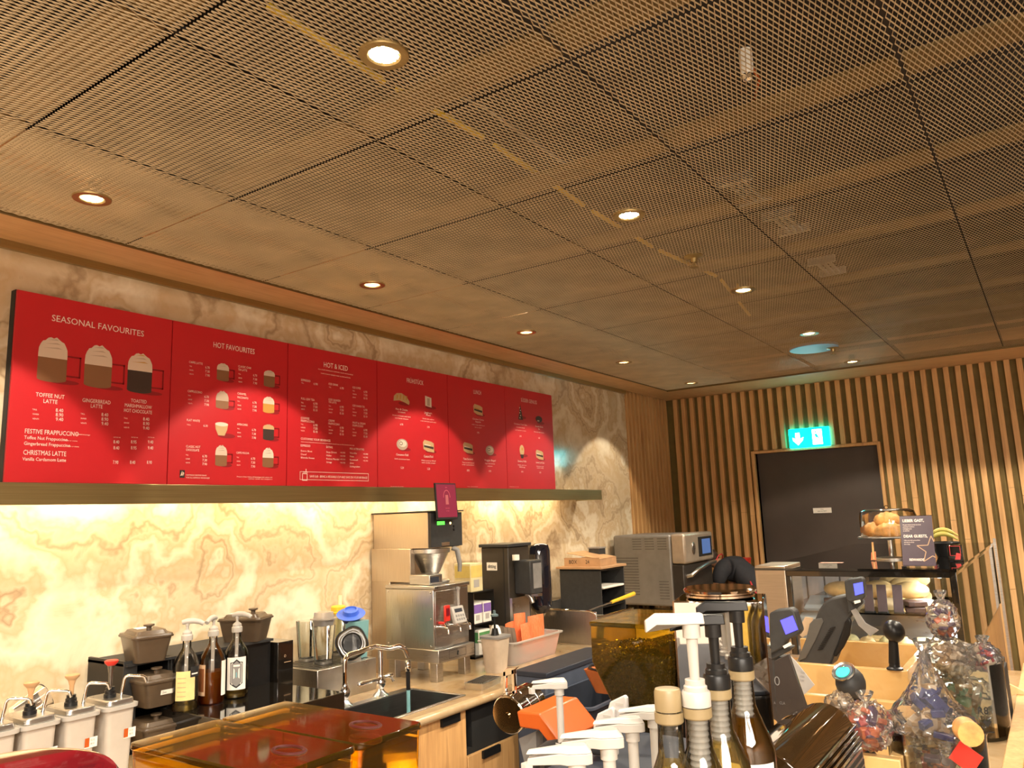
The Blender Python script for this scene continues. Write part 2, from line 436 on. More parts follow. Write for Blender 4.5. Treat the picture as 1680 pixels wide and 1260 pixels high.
for i in range(-3, 9):
    for j in range(-5, 2):
        o = bpy.data.objects.new('ceiling_panel', pm); COL.objects.link(o); o['kind'] = 'structure'
        o.location = (XS+i*LX+.003, YS+(j-1)*LY+.003, ZC)
for i in range(-3, 9):      # the last row against the soffit
    o = bpy.data.objects.new('ceiling_panel', pm); COL.objects.link(o); o['kind'] = 'structure'
    o.location = (XS+i*LX+.003, YS+.003, ZC)
    o.scale = (1, (2.8313-YS)/LY, 1)
m = M()
xe, ye = XS+9*LX+.01, 2.8355
m.box(xe, xe+.012, YS-6*LY, ye, ZC-.012, ZC+.03); m.box(XS-3*LX, xe, ye-.006, ye+.006, ZC-.006, ZC+.03); ST('trim_4', m, K['beam'])
m = M()
for i in range(-3, 10):
    x = XS+i*LX; m.box(x-.125, x-.012, YS-6*LY, ye-.01, ZC+.012, ZC+.022)
ST('trim_5', m, K['beam'])
m = M()
for j in range(-5, 2):
    y = YS+(j-1)*LY+LY; m.box(XS-3*LX, xe, y-.006, y+.006, ZC+.006, ZC+.03)
ST('trim_6', m, K['dark'])

# ------------------------------------------------------------------ downlights
def downlight(x, y, label, w=1.0, tilt=0.0):
    t = T('ceiling_downlight', label, 'ceiling light', (x, y, ZC), 0, 'recessed ceiling downlights')
    m = M(); m.lathe([(.036, -.002), (.040, -.006), (.058, -.006), (.060, -.001), (.060, .004), (.036, .004), (.036, -.002)], n=32); m.f.pop(); m.f.pop(); O('trim_ring', m, K['brass'], t)
    m = M(); m.lathe([(.036, 0), (.032, .05)], n=32); m.f.pop(); m.f.pop(); O('reflector', m, K['chrome'], t)
    m = M(); m.lathe([(.0, .004), (.0355, .004)], n=32); m.f = m.f[:32]; O('bulb', m, K['lamp'], t)
    l = light('bulb_light', 'SPOT', (0, 0, -.012), LAMP_W*w, LAMP_C, t, rot=(radians(tilt), 0, 0), spot_size=radians(66 if tilt else 132), spot_blend=.22 if tilt else .14, shadow_soft_size=.022)
    return t
K['lamp'] = emit('lamp_glow', (1.0, .86, .66), 30)
NAME = {(0, 0): 'nearest lamp of the row along the menu wall, at the upper left', (1, 0): 'second lamp of the row along the menu wall, above the espresso menu panel', (2, 0): 'third lamp of the row along the menu wall, above the dessert panel',
        (3, 0): 'fourth lamp of the row along the menu wall, next before the corner lamp', (4, 0): 'lamp in the far corner of the ceiling over the slatted corner',
        (0, 1): 'large bright lamp nearest the viewer beside the yellow conduit', (1, 1): 'bright lamp in the yellow conduit line, before the round sprinkler', (2, 1): 'bright lamp just past the round sprinkler',
        (3, 1): 'lamp beside the pale blue ceiling speaker', (4, 1): 'farthest lamp by the slatted back wall over the door'}
for i in range(5):
    downlight(1.232+1.297*i, 2.50, 'round downlight, '+NAME[(i, 0)], .60, 35)
    downlight(1.236+1.297*i, 1.178, 'round downlight, '+NAME[(i, 1)])
for i in (-1,):
    for y in (2.5, 1.178): downlight(1.234+1.297*i, y, 'recessed round downlight outside the picture over the counter behind', 1.0, 35 if y > 2 else 0)
for i in (0, 2, 3, 4): downlight(1.234+1.297*i, -.144, 'recessed round downlight outside the picture over the customer side')

# things above and on the mesh
m = M(); pts = [P(425, 0, z=ZC+.05), P(640, 140, z=ZC+.05), P(800, 230, z=ZC+.05), P(965, 342, z=ZC+.05), P(1075, 408, z=ZC+.05), P(1180, 455, z=ZC+.05), P(1232, 520, z=ZC+.05)]
for a, b in zip(pts, pts[1:]):
    a = a.lerp(b, .06); b = b.lerp(a, .06); m.cyl(a, b, .0085, n=8)
tag(O('conduit', m, K['yellow']), 'yellow conduit running above the ceiling mesh between the lamps', 'conduit')
m = M()
m.tube([P(690, 130, z=ZC+.03), P(790, 172, z=ZC+.03), P(860, 222, z=ZC+.03), P(950, 285, z=ZC+.03)], .006, 8)
tag(O('thin_pipe', m, K['steel']), 'thin silver pipe above the ceiling mesh beside the yellow conduit', 'pipe')
m = M()
pts = [P(1230, 105, z=ZC+.05), P(1246, 130, z=ZC+.05), P(1236, 170, z=ZC+.05), P(1195, 205, z=ZC+.05), P(1130, 215, z=ZC+.05), P(1118, 212, z=ZC+.05)]
m.tube(pts, .004, 8); tag(O('cable', m, K['orange']), 'thin orange cable curling above the ceiling mesh', 'cable')
c = P(1225, 112, z=ZC+.02); t = T('cable_box', 'small pale sensor housing behind the ceiling mesh at the orange cable', 'sensor', c)
m = M(); m.lathe([(.0, -.02), (.014, -.018), (.017, 0), (.017, .05), (0, .05)], n=16); O('housing', m, K['paper'], t)
m = M(); m.lathe([(0, -.038), (.012, -.032), (.014, -.018)], n=16); O('lens', m, K['chrome'], t)
for k, (px, py, lab) in enumerate([(1222, 312, 'nearest of three'), (1290, 366, 'middle one of three'), (1357, 438, 'farthest of three')]):
    c = P(px, py, z=ZC+.018); t = T('duct_clamp', 'shiny metal clamp above the ceiling mesh, '+lab, 'clamp', c, 0, 'shiny clamps above the mesh')
    m = M()
    for q in (-.036, -.012, .012): m.box(-.10, .10, q, q+.012, -.012, 0)
    O('clamp_bars', m, K['steel'], t); 
    for q in (-.12, .10): m = M(); m.box(q, q+.02, -.06, .06, -.012, .02); O('bracket', m, K['steel'], t)
for k, (px, py, lab) in enumerate([(1138, 420, 'brass sprinkler head hanging below the mesh between two bright lamps'), (1366, 570, 'brass sprinkler head hanging below the mesh beside the pale blue speaker')]):
    c = P(px, py, z=ZC); t = T('sprinkler', lab, 'sprinkler', c, 0, 'ceiling sprinkler heads')
    m = M(); m.lathe([(.0, 0), (.042, 0), (.042, -.006), (.016, -.012), (.014, -.03), (0, -.03)], n=20); O('escutcheon', m, K['brass'], t)
    m = M(); m.cyl((-.009, 0, -.03), (-.009, 0, -.05), .003, n=6); m.cyl((.009, 0, -.03), (.009, 0, -.05), .003, n=6); m.lathe([(0, -.05), (.02, -.05), (.02, -.053), (0, -.053)], n=16); O('deflector', m, K['brass'], t)
c = P(1335, 573, z=ZC-.004); K['pale'] = flat('speaker_blue_lit', (.25, .48, .80), .4)  # blue light falling on the speaker is put into its colour
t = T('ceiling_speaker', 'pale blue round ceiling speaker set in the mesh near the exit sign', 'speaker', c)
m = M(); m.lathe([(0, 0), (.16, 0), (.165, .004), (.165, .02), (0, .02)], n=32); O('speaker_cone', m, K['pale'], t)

# ------------------------------------------------------------------ shelf under the menu with its light strip
XL = 5.915
t = T('light_shelf', 'long brushed brass shelf under the red menu panels with warm light below', 'shelf', (0, YW, 1.858))
m = M(); m.box(-2.5, XL, -.245, -.233, 0, .083); O('fascia', m, K['brass'], t, .0015)
m = M(); m.box(-2.5, XL, -.233, 0, .070, .083); O('shelf_board', m, K['brass'], t)
m = M(); m.box(XL-.012, XL, -.233, 0, 0, .07); O('end_cap', m, K['brass'], t)
m = M(); m.box(-2.4, 5.55, -.175, -.16, .060, .070); O('light_strip', m, emit('strip_glow', (1, .75, .40), 12), t)
i = 0
for x in [-.55, .35, 1.02, 1.42, 1.72, 2.15, 2.62, 3.02, 3.42, 3.86, 4.62, 5.02, 5.35]:
    light('strip_light', 'AREA', (x, -.15, .055), STRIP_W/13*(1.0, 1.25, .9)[i % 3], STRIP_C, t, rot=(radians(45), 0, 0), shape='RECTANGLE', size=.20, size_y=.02); i += 1

# ------------------------------------------------------------------ exit sign
t = T('exit_sign', 'glowing turquoise emergency exit sign above the dark door', 'sign', (XB-.06, 1.925, 2.40))
m = M(); m.box(-.02, .02, -.19, .19, -.09, .095); O('sign_box', m, emit('exit_glow', (0.0, .78, .80), 3.2), t, .004)
e = TX((-.0215, 0, 0), (0, -1, 0), (0, 0, 1))
e.poly([(-.125, .055), (-.085, .055), (-.085, -.005), (-.05, .01), (-.06, -.02), (-.105, -.065), (-.15, -.02), (-.155, .01), (-.125, -.005)])
e.rect(.035, .125, -.07, .075)
O('sign_symbols', e, emit('exit_white', (.86, 1, .98), 4.0), t, smooth=False)
e = TX((-.023, 0, 0), (0, -1, 0), (0, 0, 1)); e.ell(.067, .052, .009, .009); e.poly([(.062, .040), (.080, .030), (.098, -.012), (.088, -.016), (.078, 0), (.070, -.012), (.060, .016)]); e.poly([(.062, .030), (.070, .034), (.056, .008), (.050, .014)])
O('sign_figure', e, emit('exit_figure', (0, .55, .50), 1.0), t, smooth=False)
# ================================================================== menu boards
BY = 3.365; BX = 1.3822; BW = .685; BZ0, BZ1 = 1.951, 2.7317
BN = ['the seasonal favourites with three large mugs, nearest the viewer', 'the hot favourites with eight small cups', 'hot and iced drinks in text only with a framed line', 'the breakfast list headed with an umlaut', 'lunch with three sandwiches', 'sweet treats with a tree shaped cake, last of the row']
boards = []
for k in range(6):
    t = T('menu_board', 'red menu panel listing '+BN[k], 'menu board', (BX+k*BW, BY, BZ0), 0, 'red menu panels above the shelf')
    m = M(); m.box(.0025, BW-.0025, 0, .012, .003, BZ1-BZ0); O('panel', m, K['menu'], t)
    m = M(); m.box(0, BW, .012, .05, 0, BZ1-BZ0+.003); O('panel_frame', m, K['blk'], t)
    boards.append(t)
def crop(x0, y0, s): return lambda X, Y: P(x0+X/s, y0+Y/s, y=BY)
class BD(TX):
    def __init__(s, k, lift, cr): super().__init__((0, 0, 0), (1, 0, 0), (0, 0, 1), lift); s.k = k; s.c = cr; s.b = boards[k].location; s.sc = 1.0
    def uv(s, X, Y): p = s.c(X, Y)-s.b; return p.x, p.z
    def w(s, body, X, Y, h, W=None, al='c', bold=False):
        """body at crop position; h cap height and W width in millimetres"""
        u, v = s.uv(X, Y); vs, _ = glyphs(body); n = max(p.x for p in vs)*(h/720)
        return s.t(body, u, v, h/1000, al, (W/1000/n) if W else .72, bold)
def sizes(T_, rows, h=7.5, wn=24, wp=19):
    """tall / grande / venti price rows: (Xname, Xprice, Y, name, price)"""
    for X, X2, Y, nm, pr in rows:
        T_.w(nm, X, Y, h, wn*len(nm)/6+4, 'l'); T_.w(pr, X2, Y, h+1, wp, 'l')
c1 = crop(10, 500, 4.2); A = BD(0, .0012, c1)
A.w('SEASONAL FAVOURITES', 645, 168, 28, 405)
A.w('TOFFEE NUT', 303, 640, 17, 113); A.w('LATTE', 303, 680, 17, 56)
A.w('GINGERBREAD', 622, 678, 17, 122); A.w('LATTE', 622, 712, 17, 52)
A.w('TOASTED', 913, 676, 16, 74); A.w('MARSHMALLOW', 910, 711, 16, 128); A.w('HOT CHOCOLATE', 908, 746, 16, 132)
for X, X2, Y in ((180, 340, 725), (512, 655, 755), (810, 942, 785)):
    for q, (nm, pr) in enumerate((('TALL', '8.40'), ('GRANDE', '8.90'), ('VENTI', '9.40'))):
        A.w(nm, X, Y+q*32, 6, 24 if q else 18, 'l'); A.w(pr, X2, Y+q*31+12, 15, 30, 'l')
A.w('FESTIVE FRAPPUCCINO', 125, 884, 19, 212, 'l', True); A.w('blended beverage', 475, 895, 5, 62, 'l')
A.w('Toffee Nut Frappuccino', 122, 924, 14, 168, 'l'); A.w('Gingerbread Frappuccino', 120, 965, 14, 180, 'l'); A.w('coffee or creme', 398, 938, 5, 54, 'l'); A.w('coffee or creme', 416, 978, 5, 50, 'l')
A.w('CHRISTMAS LATTE', 115, 1032, 20, 166, 'l', True); A.w('Vanilla Cardamom Latte', 110, 1072, 14, 168, 'l')
for X in (738, 860, 975): A.w('size', X, 915, 5, 32, 'l')
for Y in (955, 996):
    for X, s_ in ((738, '8.40'), (858, '8.95'), (975, '9.40')): A.w(s_, X, Y, 15, 26, 'l')
for X, s_ in ((734, '7.90'), (852, '8.40'), (968, '8.90')): A.w(s_, X, 1096, 15, 24, 'l')
O('lettering', A, K['ink'], boards[0], smooth=False)
# pictures of drinks: flat printed shapes
PIC = [flat('print_latte', (.26, .12, .055), .5), flat('print_cream', (.70, .56, .45), .5), flat('print_handle', (.25, .008, .012), .4), flat('print_shade', (.30, .010, .016), .5), flat('print_dark', (.055, .032, .026), .5), flat('print_caramel', (.58, .30, .06), .5), flat('print_bread', (.60, .40, .20), .5), flat('print_creamshade', (.50, .37, .28), .5), flat('print_milk', (.80, .68, .56), .5)]
def mug(k, cr, X, Y0, Y1, X0, X1, Yc, fill=0, top=1, cream=None, name='drink_picture', handle=True):
    """mug printed on a panel: X0..X1 body, Yc fill line, Y1 foot, Y0 top of the cream"""
    D = BD(k, .0008, cr); u0, vb = D.uv(X0, Y1); u1, _ = D.uv(X1, Y1); _, vt = D.uv(X0, Yc); _, vc = D.uv(X, Y0)
    w = u1-u0; uc = (u0+u1)/2; hb = vt-vb; vr = vt+hb*.20
    D.cur = 3; D.ell(uc+w*.42, vb+.006, w*.55, .010, 16)
    D.N = D.N*1.25
    if handle:
        D.cur = 2; a = w*.5
        D.poly([(u1-.004, vt+hb*.18), (u1+a, vt+hb*.18), (u1+a, vt+hb*.18-.007), (u1-.004, vt+hb*.18-.007)])
        D.poly([(u1+a-.007, vt+hb*.18), (u1+a, vt+hb*.18), (u1+a, vb+hb*.28), (u1+a-.007, vb+hb*.28)])
        D.poly([(u1-.004, vb+hb*.28+.007), (u1+a, vb+hb*.28+.007), (u1+a, vb+hb*.28), (u1-.004, vb+hb*.28)])
    D.N = D.N*1.3; D.cur = fill
    D.poly([(u0, vt), (u0, vb+w*.10)]+[(uc-w/2*cos(t*pi/8), vb+w*.10-w*.10*sin(t*pi/8)) for t in range(1, 8)]+[(u1, vb+w*.10), (u1, vt)])
    D.cur = top; D.poly([(u0, vt), (u1, vt), (u1, vr), (uc, vr+.004), (u0, vr)])
    if vc > vr+.004:
        n = 14; D.N = D.N*1.15
        D.poly([(uc-w/2*cos(i*pi/n)*(1-.22*max(0, sin(i*pi/n)-.35)), vr-.004+(vc-vr)*(max(0, sin(i*pi/n))**.75)*(.94+.06*cos(i*2.3))) for i in range(n+1)])
        D.N = D.N*1.15
        for j, f_ in enumerate((.25, .5, .72)):
            D.cur = cream if (cream and j != 1) else 7; q = w*.5*(1-f_*.75)
            D.poly([(uc-q*.9, vr+(vc-vr)*f_), (uc+q*.4, vr+(vc-vr)*(f_+.10)), (uc+q*.8, vr+(vc-vr)*(f_+.02)), (uc+q*.3, vr+(vc-vr)*(f_+.02))])
    return O(name, D, PIC, boards[k], smooth=False)
mug(0, c1, 320, 212, 522, 208, 412, 352)
mug(0, c1, 628, 265, 562, 532, 722, 405)
mug(0, c1, 905, 322, 600, 830, 1000, 445, 4, 1, 5)
# second panel
c2 = crop(270, 530, 4.667); A = BD(1, .0012, c2)
A.w('HOT FAVOURITES', 533, 212, 28, 247)
for nm, X, Y, W_ in (('CAFFE LATTE', 185, 305, 74), ('CLASSIC CHAI', 562, 338, 78), ('TEA LATTE', 562, 362, 54), ('CAPPUCCINO', 175, 528, 78), ('CARAMEL', 556, 546, 54), ('MACCHIATO', 556, 575, 66), ('FLAT WHITE', 168, 750, 70), ('AMERICANO', 553, 782, 64), ('CLASSIC HOT', 162, 952, 76), ('CHOCOLATE', 162, 978, 70), ('CAFFE MOCHA', 548, 1000, 76)):
    A.w(nm, X, Y, 11, W_, 'l')
for X, X2, Y in ((188, 310, 333), (564, 676, 393), (178, 303, 558), (556, 672, 602), (555, 667, 812), (160, 288, 1014), (550, 660, 1032)):
    for q, (nm, pr) in enumerate((('TALL', '6.70'), ('GRANDE', '7.30'), ('VENTI', '7.90'))): A.w(nm, X, Y+q*30, 6, 22 if q else 15, 'l'); A.w(pr, X2, Y+q*30+14, 12, 25, 'l')
A.w('TALL', 168, 782, 6, 22, 'l'); A.w('6.30', 296, 793, 11, 24, 'l')
A.w('FAIRTRADE CERTIFIED BEANS', 164, 1168, 6, 108, 'l'); A.w('FOR ALL ESPRESSO BEVERAGES', 164, 1188, 6, 125, 'l')
A.w('Prices in Swiss francs, all beverages with whole milk', 552, 1180, 6, 218, 'l'); A.w('other milk on request', 640, 1196, 5, 150, 'l')
O('lettering', A, K['ink'], boards[1], smooth=False)
D = BD(1, .0012, c2); u, v = D.uv(134, 1155); D.cur = 0; D.rect(u-.013, u+.013, v-.018, v+.018); D.N = D.N*1.5; D.cur = 1; D.poly([(u-.010, v-.01), (u-.002, v+.014), (u+.002, v-.006)]); D.poly([(u+.001, v+.012), (u+.010, v+.004), (u+.003, v-.012)])
O('certificate_mark', D, [K['blk'], PIC[1]], boards[1], smooth=False)
for X, Y0, Y1, X0, X1, Yc, f, tp in ((443, 300, 438, 398, 490, 355, 0, 1), (798, 355, 485, 758, 842, 400, 0, 1), (440, 510, 652, 390, 488, 590, 0, 7), (796, 555, 685, 752, 838, 615, 5, 1), (793, 770, 895, 752, 836, 810, 4, 6), (430, 925, 1095, 385, 475, 1010, 0, 1), (790, 945, 1105, 748, 832, 1030, 0, 8)):
    mug(1, c2, X, Y0, Y1, X0, X1, Yc, f, tp)
D = BD(1, .001, c2); u, v = D.uv(435, 815); D.cur = 3; D.ell(u+.03, v-.03, .05, .012); D.N = D.N*1.4; D.cur = 6; D.poly([(u-.037, v+.026), (u-.033, v), (u-.018, v-.03), (u+.018, v-.03), (u+.032, v), (u+.037, v+.026)]); D.N = D.N*1.3; D.cur = 8; D.ell(u, v+.026, .037, .010)
O('drink_picture', D, PIC, boards[1], smooth=False)
# third panel
c3 = crop(465, 560, 5.25); A = BD(2, .0012, c3)
A.w('HOT & ICED', 450, 238, 30, 188)
A.w('ALL OUR ESPRESSO DRINKS ALSO AVAILABLE', 450, 268, 6, 270); A.w('WITH PLANT BASED MILK ALTERNATIVES', 450, 300, 6, 228)
for nm, X, Y, W_ in (('ESPRESSO', 150, 340, 66), ('ICED DRINK', 387, 374, 74), ('ICED COFFEE', 594, 404, 66), ('FULL LEAF TEA', 150, 500, 96), ('ICED SHAKEN', 387, 508, 90), ('TEA LATTE', 387, 530, 60), ('ICED SHAKEN TEA', 594, 560, 100), ('COFFEE', 148, 668, 60), ('FRAPPUCCINO', 148, 692, 96), ('CREME', 385, 690, 48), ('FRAPPUCCINO', 385, 716, 86), ('FRUIT & CREAM', 594, 708, 104), ('FRAPPUCCINO', 594, 732, 86), ('CUSTOMISE YOUR BEVERAGE', 148, 846, 214), ('ESPRESSO', 146, 905, 68), ('EXTRAS', 367, 918, 48), ('MILK ALTERNATIVES', 570, 932, 116)):
    A.w(nm, X, Y, 12, W_, 'l', True)
A.w('choose your favourite extras and make your drink exactly how you like it to be every day', 148, 868, 6, 400, 'l')
for X, X2, Y, n in ((152, 258, 362, 1), (390, 485, 398, 1), (594, 690, 430, 3), (150, 256, 532, 3), (388, 484, 560, 3), (594, 690, 586, 3), (148, 256, 718, 3), (388, 484, 740, 3), (594, 690, 760, 3)):
    for q in range(n): A.w(('TALL', 'GRANDE', 'VENTI')[q], X, Y+q*28, 7, (18, 32, 26)[q], 'l'); A.w(('6.90', '7.50', '8.10')[q], X2, Y+q*28+12, 13, 30, 'l')
for X, Y, q in ((148, 950, ('Extra Shot', 'Decaf', 'Blonde Roast')), (368, 960, ('Soja Drink', 'Hafer', 'Kokos Mandel', 'Sirup')), (570, 968, ('Vanille', 'Nuss', 'Karamell', 'Zimt', 'Schlagrahm'))):
    for j, s_ in enumerate(q): A.w(s_, X, Y+j*29, 10, 8*len(s_), 'l')
for X, Y, n in ((486, 964, 4), (684, 976, 3)):
    for j in range(n): A.w('+0.90', X, Y+j*29, 9, 40, 'l')
A.w('SAVE 0.60 - BRING A REUSABLE CUP AND SAVE ON YOUR BEVERAGE', 225, 1172, 13, 440, 'l')
u0, v0 = A.uv(140, 1192); u1, v1 = A.uv(732, 1205); _, vt = A.uv(140, 1120); A.frame(u0, u1, v0, vt, .0022)
u, v = A.uv(183, 1165); A.frame(u-.018, u+.018, v-.022, v+.018, .004); A.rect(u-.012, u+.02, v+.022, v+.028); A.rect(u+.006, u+.011, v+.028, v+.042)
O('lettering', A, K['ink'], boards[2], smooth=False)
# food panels
def food(k, cr, title, TXY, W_, items):
    A = BD(k, .0012, cr); A.w(title, *TXY, 30, W_)
    for X, Y, lines, kind, gap in items:
        D = BD(k, .0009, cr); u, v = D.uv(X, Y); D.cur = 3; D.ell(u+.025, v-.030, .055, .012); D.N = D.N*1.4
        if kind == 'croissant':
            D.cur = 6; D.poly([(u-.075, v-.02), (u-.07, v+.012), (u-.045, v+.032), (u, v+.036), (u+.045, v+.018), (u+.075, v-.012), (u+.07, v-.034), (u+.03, v-.022), (u-.02, v-.012)])
            D.N = D.N*1.3; D.cur = 5
            for q in (-.045, -.015, .015, .042): D.poly([(u+q, v+.03-abs(q)*.2), (u+q+.012, v+.028-abs(q)*.2), (u+q+.006, v-.006), (u+q-.003, v-.006)])
        elif kind == 'glass':
            D.cur = 8; D.poly([(u-.032, v+.045), (u+.032, v+.035), (u+.032, v-.030), (u-.032, v-.022)]); D.N = D.N*1.3; D.cur = 7; D.rect(u-.012, u+.014, v-.02, v+.03)
        elif kind == 'bowl':
            D.cur = 7; D.ell(u, v, .052, .036); D.N = D.N*1.3; D.cur = 8; D.ell(u+.004, v+.006, .036, .022); D.N = D.N*1.3; D.cur = 4; D.ring(u-.012, v+.006, .016, .012, .004)
        elif kind == 'tree':
            D.cur = 4; D.poly([(u-.030, v-.05), (u+.034, v-.05), (u+.002, v+.075)]); D.N = D.N*1.3; D.cur = 8
            for q in range(5): D.ell(u-.008+.010*(q % 2), v-.036+q*.02, .006, .005)
        elif kind == 'dome':
            D.cur = 4; D.ell(u, v, .050, .026); D.N = D.N*1.3; D.cur = 7; D.ell(u-.01, v-.014, .018, .006)
        elif kind == 'muffin':
            D.cur = 6; D.ell(u, v+.01, .032, .042); D.N = D.N*1.3; D.cur = 4; D.poly([(u-.022, v-.022), (u+.022, v-.022), (u+.016, v-.052), (u-.016, v-.052)]); D.cur = 5; D.ell(u+.004, v+.02, .012, .012)
        else:
            D.cur = 6; D.poly([(u-.055, v+.028), (u-.04, v+.045), (u+.03, v+.036), (u+.054, v+.026), (u+.056, v-.034), (u-.01, v-.030), (u-.05, v-.016)]); D.N = D.N*1.3
            D.cur = 4; D.poly([(u-.045, v+.010), (u+.05, v+.002), (u+.05, v-.014), (u-.045, v-.002)])
            D.N = D.N*1.3; D.cur = 8 if kind == 'toast' else 5; D.poly([(u-.04, v+.018), (u+.02, v+.012), (u+.02, v+.006), (u-.04, v+.010)])
        O('food_picture', D, PIC, boards[k], smooth=False)
        for j, (s_, dy, h, w_) in enumerate(lines): A.w(s_, X+gap, Y+dy, h, w_)
    A.w('Allergens: please ask our team', items[0][0]-110, 1252 if k == 3 else 1190, 5, 120, 'l')
    O('lettering', A, K['ink'], boards[k], smooth=False)
c4 = crop(615, 590, 6.0)
food(3, c4, 'FRÜHSTÜCK', (395, 238), 165, [
    (262, 385, (('Ham & Cheese', 115, 13, 112), ('Croissant', 140, 11, 70), ('Butter croissant with ham', 175, 7, 168), ('and Swiss cheese', 200, 7, 124), ('6.90', 262, 13, 28)), 'croissant', 0),
    (525, 425, (('Joghurt', 108, 13, 74), ('Müesli', 130, 11, 46), ('Greek style yoghurt', 165, 7, 118), ('with berries and oats', 190, 7, 160), ('5.90', 248, 13, 24)), 'glass', 0),
    (268, 835, (('Cinnamon Roll', 112, 14, 112), ('Soft cinnamon bun', 150, 8, 140), ('5.20', 240, 14, 28)), 'bowl', 0),
    (527, 860, (('Custard Roll', 105, 16, 92), ('Flaky pastry filled', 140, 8, 140), ('with vanilla cream', 162, 8, 136), ('5.50', 226, 15, 28)), 'toast', 0)])
c5 = crop(730, 610, 6.3)
food(4, c5, 'LUNCH', (333, 232), 92, [
    (340, 400, (('Chicken Curry', 100, 12, 136), ('Baguette', 125, 12, 64), ('with crisp salad and', 155, 7, 154), ('curry sauce', 180, 7, 84), ('9.90', 238, 13, 26)), 'sandwich', 2),
    (237, 795, (('Tuna Sandwich', 116, 14, 110), ('Tuna on dark bread', 150, 8, 134), ('with cucumber', 172, 8, 140), ('8.90', 235, 15, 28)), 'toast', 2),
    (463, 812, (('Veggie Bagel', 112, 14, 138), ('Bagel with hummus', 142, 8, 122), ('and greens', 168, 8, 60), ('8.90', 224, 14, 28)), 'bowl', 2)])
food(5, c5, 'SÜSSER GENUSS', (868, 322), 230, [
    (778, 430, (('Christmas Tree Cake', 120, 11, 180), ('Chocolate sponge', 150, 7, 116), ('with green cream', 180, 7, 150), ('6.90', 244, 13, 26)), 'tree', 2),
    (970, 490, (('Chocolate Bombe', 84, 13, 118), ('Noir', 108, 11, 26), ('Dark chocolate mousse', 140, 8, 152), ('6.50', 202, 13, 26)), 'dome', 2),
    (795, 825, (('Blueberry Muffin', 108, 14, 118), ('Muffin with fruit', 145, 8, 118), ('filling', 165, 8, 80), ('4.90', 216, 13, 28)), 'muffin', 2),
    (977, 865, (('Lemon Loaf Cake', 82, 14, 124), ('Moist lemon cake', 118, 8, 106), ('with icing', 134, 8, 96), ('4.90', 184, 13, 26)), 'toast', 6)])
# ================================================================== work counter along the menu wall
YF = 2.46
t = T('worktop', 'long honey coloured stone worktop below the menu wall', 'worktop', (0, 0, CT))
SX0, SX1, SY0, SY1 = 2.62, 3.16, 2.53, 2.86
m = M()
for a, b, c, d_ in ((-1.5, SX0, YF, YW), (SX1, 7.12, YF, YW), (SX0, SX1, YF, SY0), (SX0, SX1, SY1, YW)): m.box(a, b, c, d_, -.045, 0)
O('slab', m, K['marble'], t)
m = M(); m.tube([(-1.5, YF, -.0225), (7.12, YF, -.0225)], .0225, 12); O('rounded_edge', m, K['marble'], t)
cab = T('base_cabinet', 'oak base cabinet below the worktop with dark openings', 'cabinet', (0, 0, 0))
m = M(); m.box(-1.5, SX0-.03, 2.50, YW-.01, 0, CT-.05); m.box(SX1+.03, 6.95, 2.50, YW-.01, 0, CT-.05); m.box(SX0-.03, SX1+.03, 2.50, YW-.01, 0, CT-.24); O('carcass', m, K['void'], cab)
def wpx(px, y=2.476): return P(px, 1200, y=y).x
xa, xb, xc, xd = wpx(650), wpx(767), wpx(852), wpx(880)
for a, b, z1 in ((-1.5, .6, .838), (.605, 1.5, .838), (1.505, 2.2, .838), (2.205, xa-.005, .838), (xa, xb-.01, .838), (5.0, 5.8, .838), (5.805, 6.7, .838)):
    m = M(); m.box(a, b, 2.476, 2.498, .1, z1); o = O('door', m, K['oak'], cab, .002)
    if a == xa:
        m = M(); m.box(P(722, 1180, y=2.476).x, P(752, 1180, y=2.476).x, 2.462, 2.476, .80, .838); O('handle', m, K['black'], o)
m = M(); m.box(xb+.0, xd, 2.476, 2.498, .1, P(800, 1228, y=2.476).z); o = O('drawer', m, K['oak'], cab, .002)
m = M(); zz = P(800, 1228, y=2.476).z; m.box(P(790, 1225, y=2.476).x, P(818, 1225, y=2.476).x, 2.462, 2.476, zz-.035, zz); O('handle', m, K['black'], o)

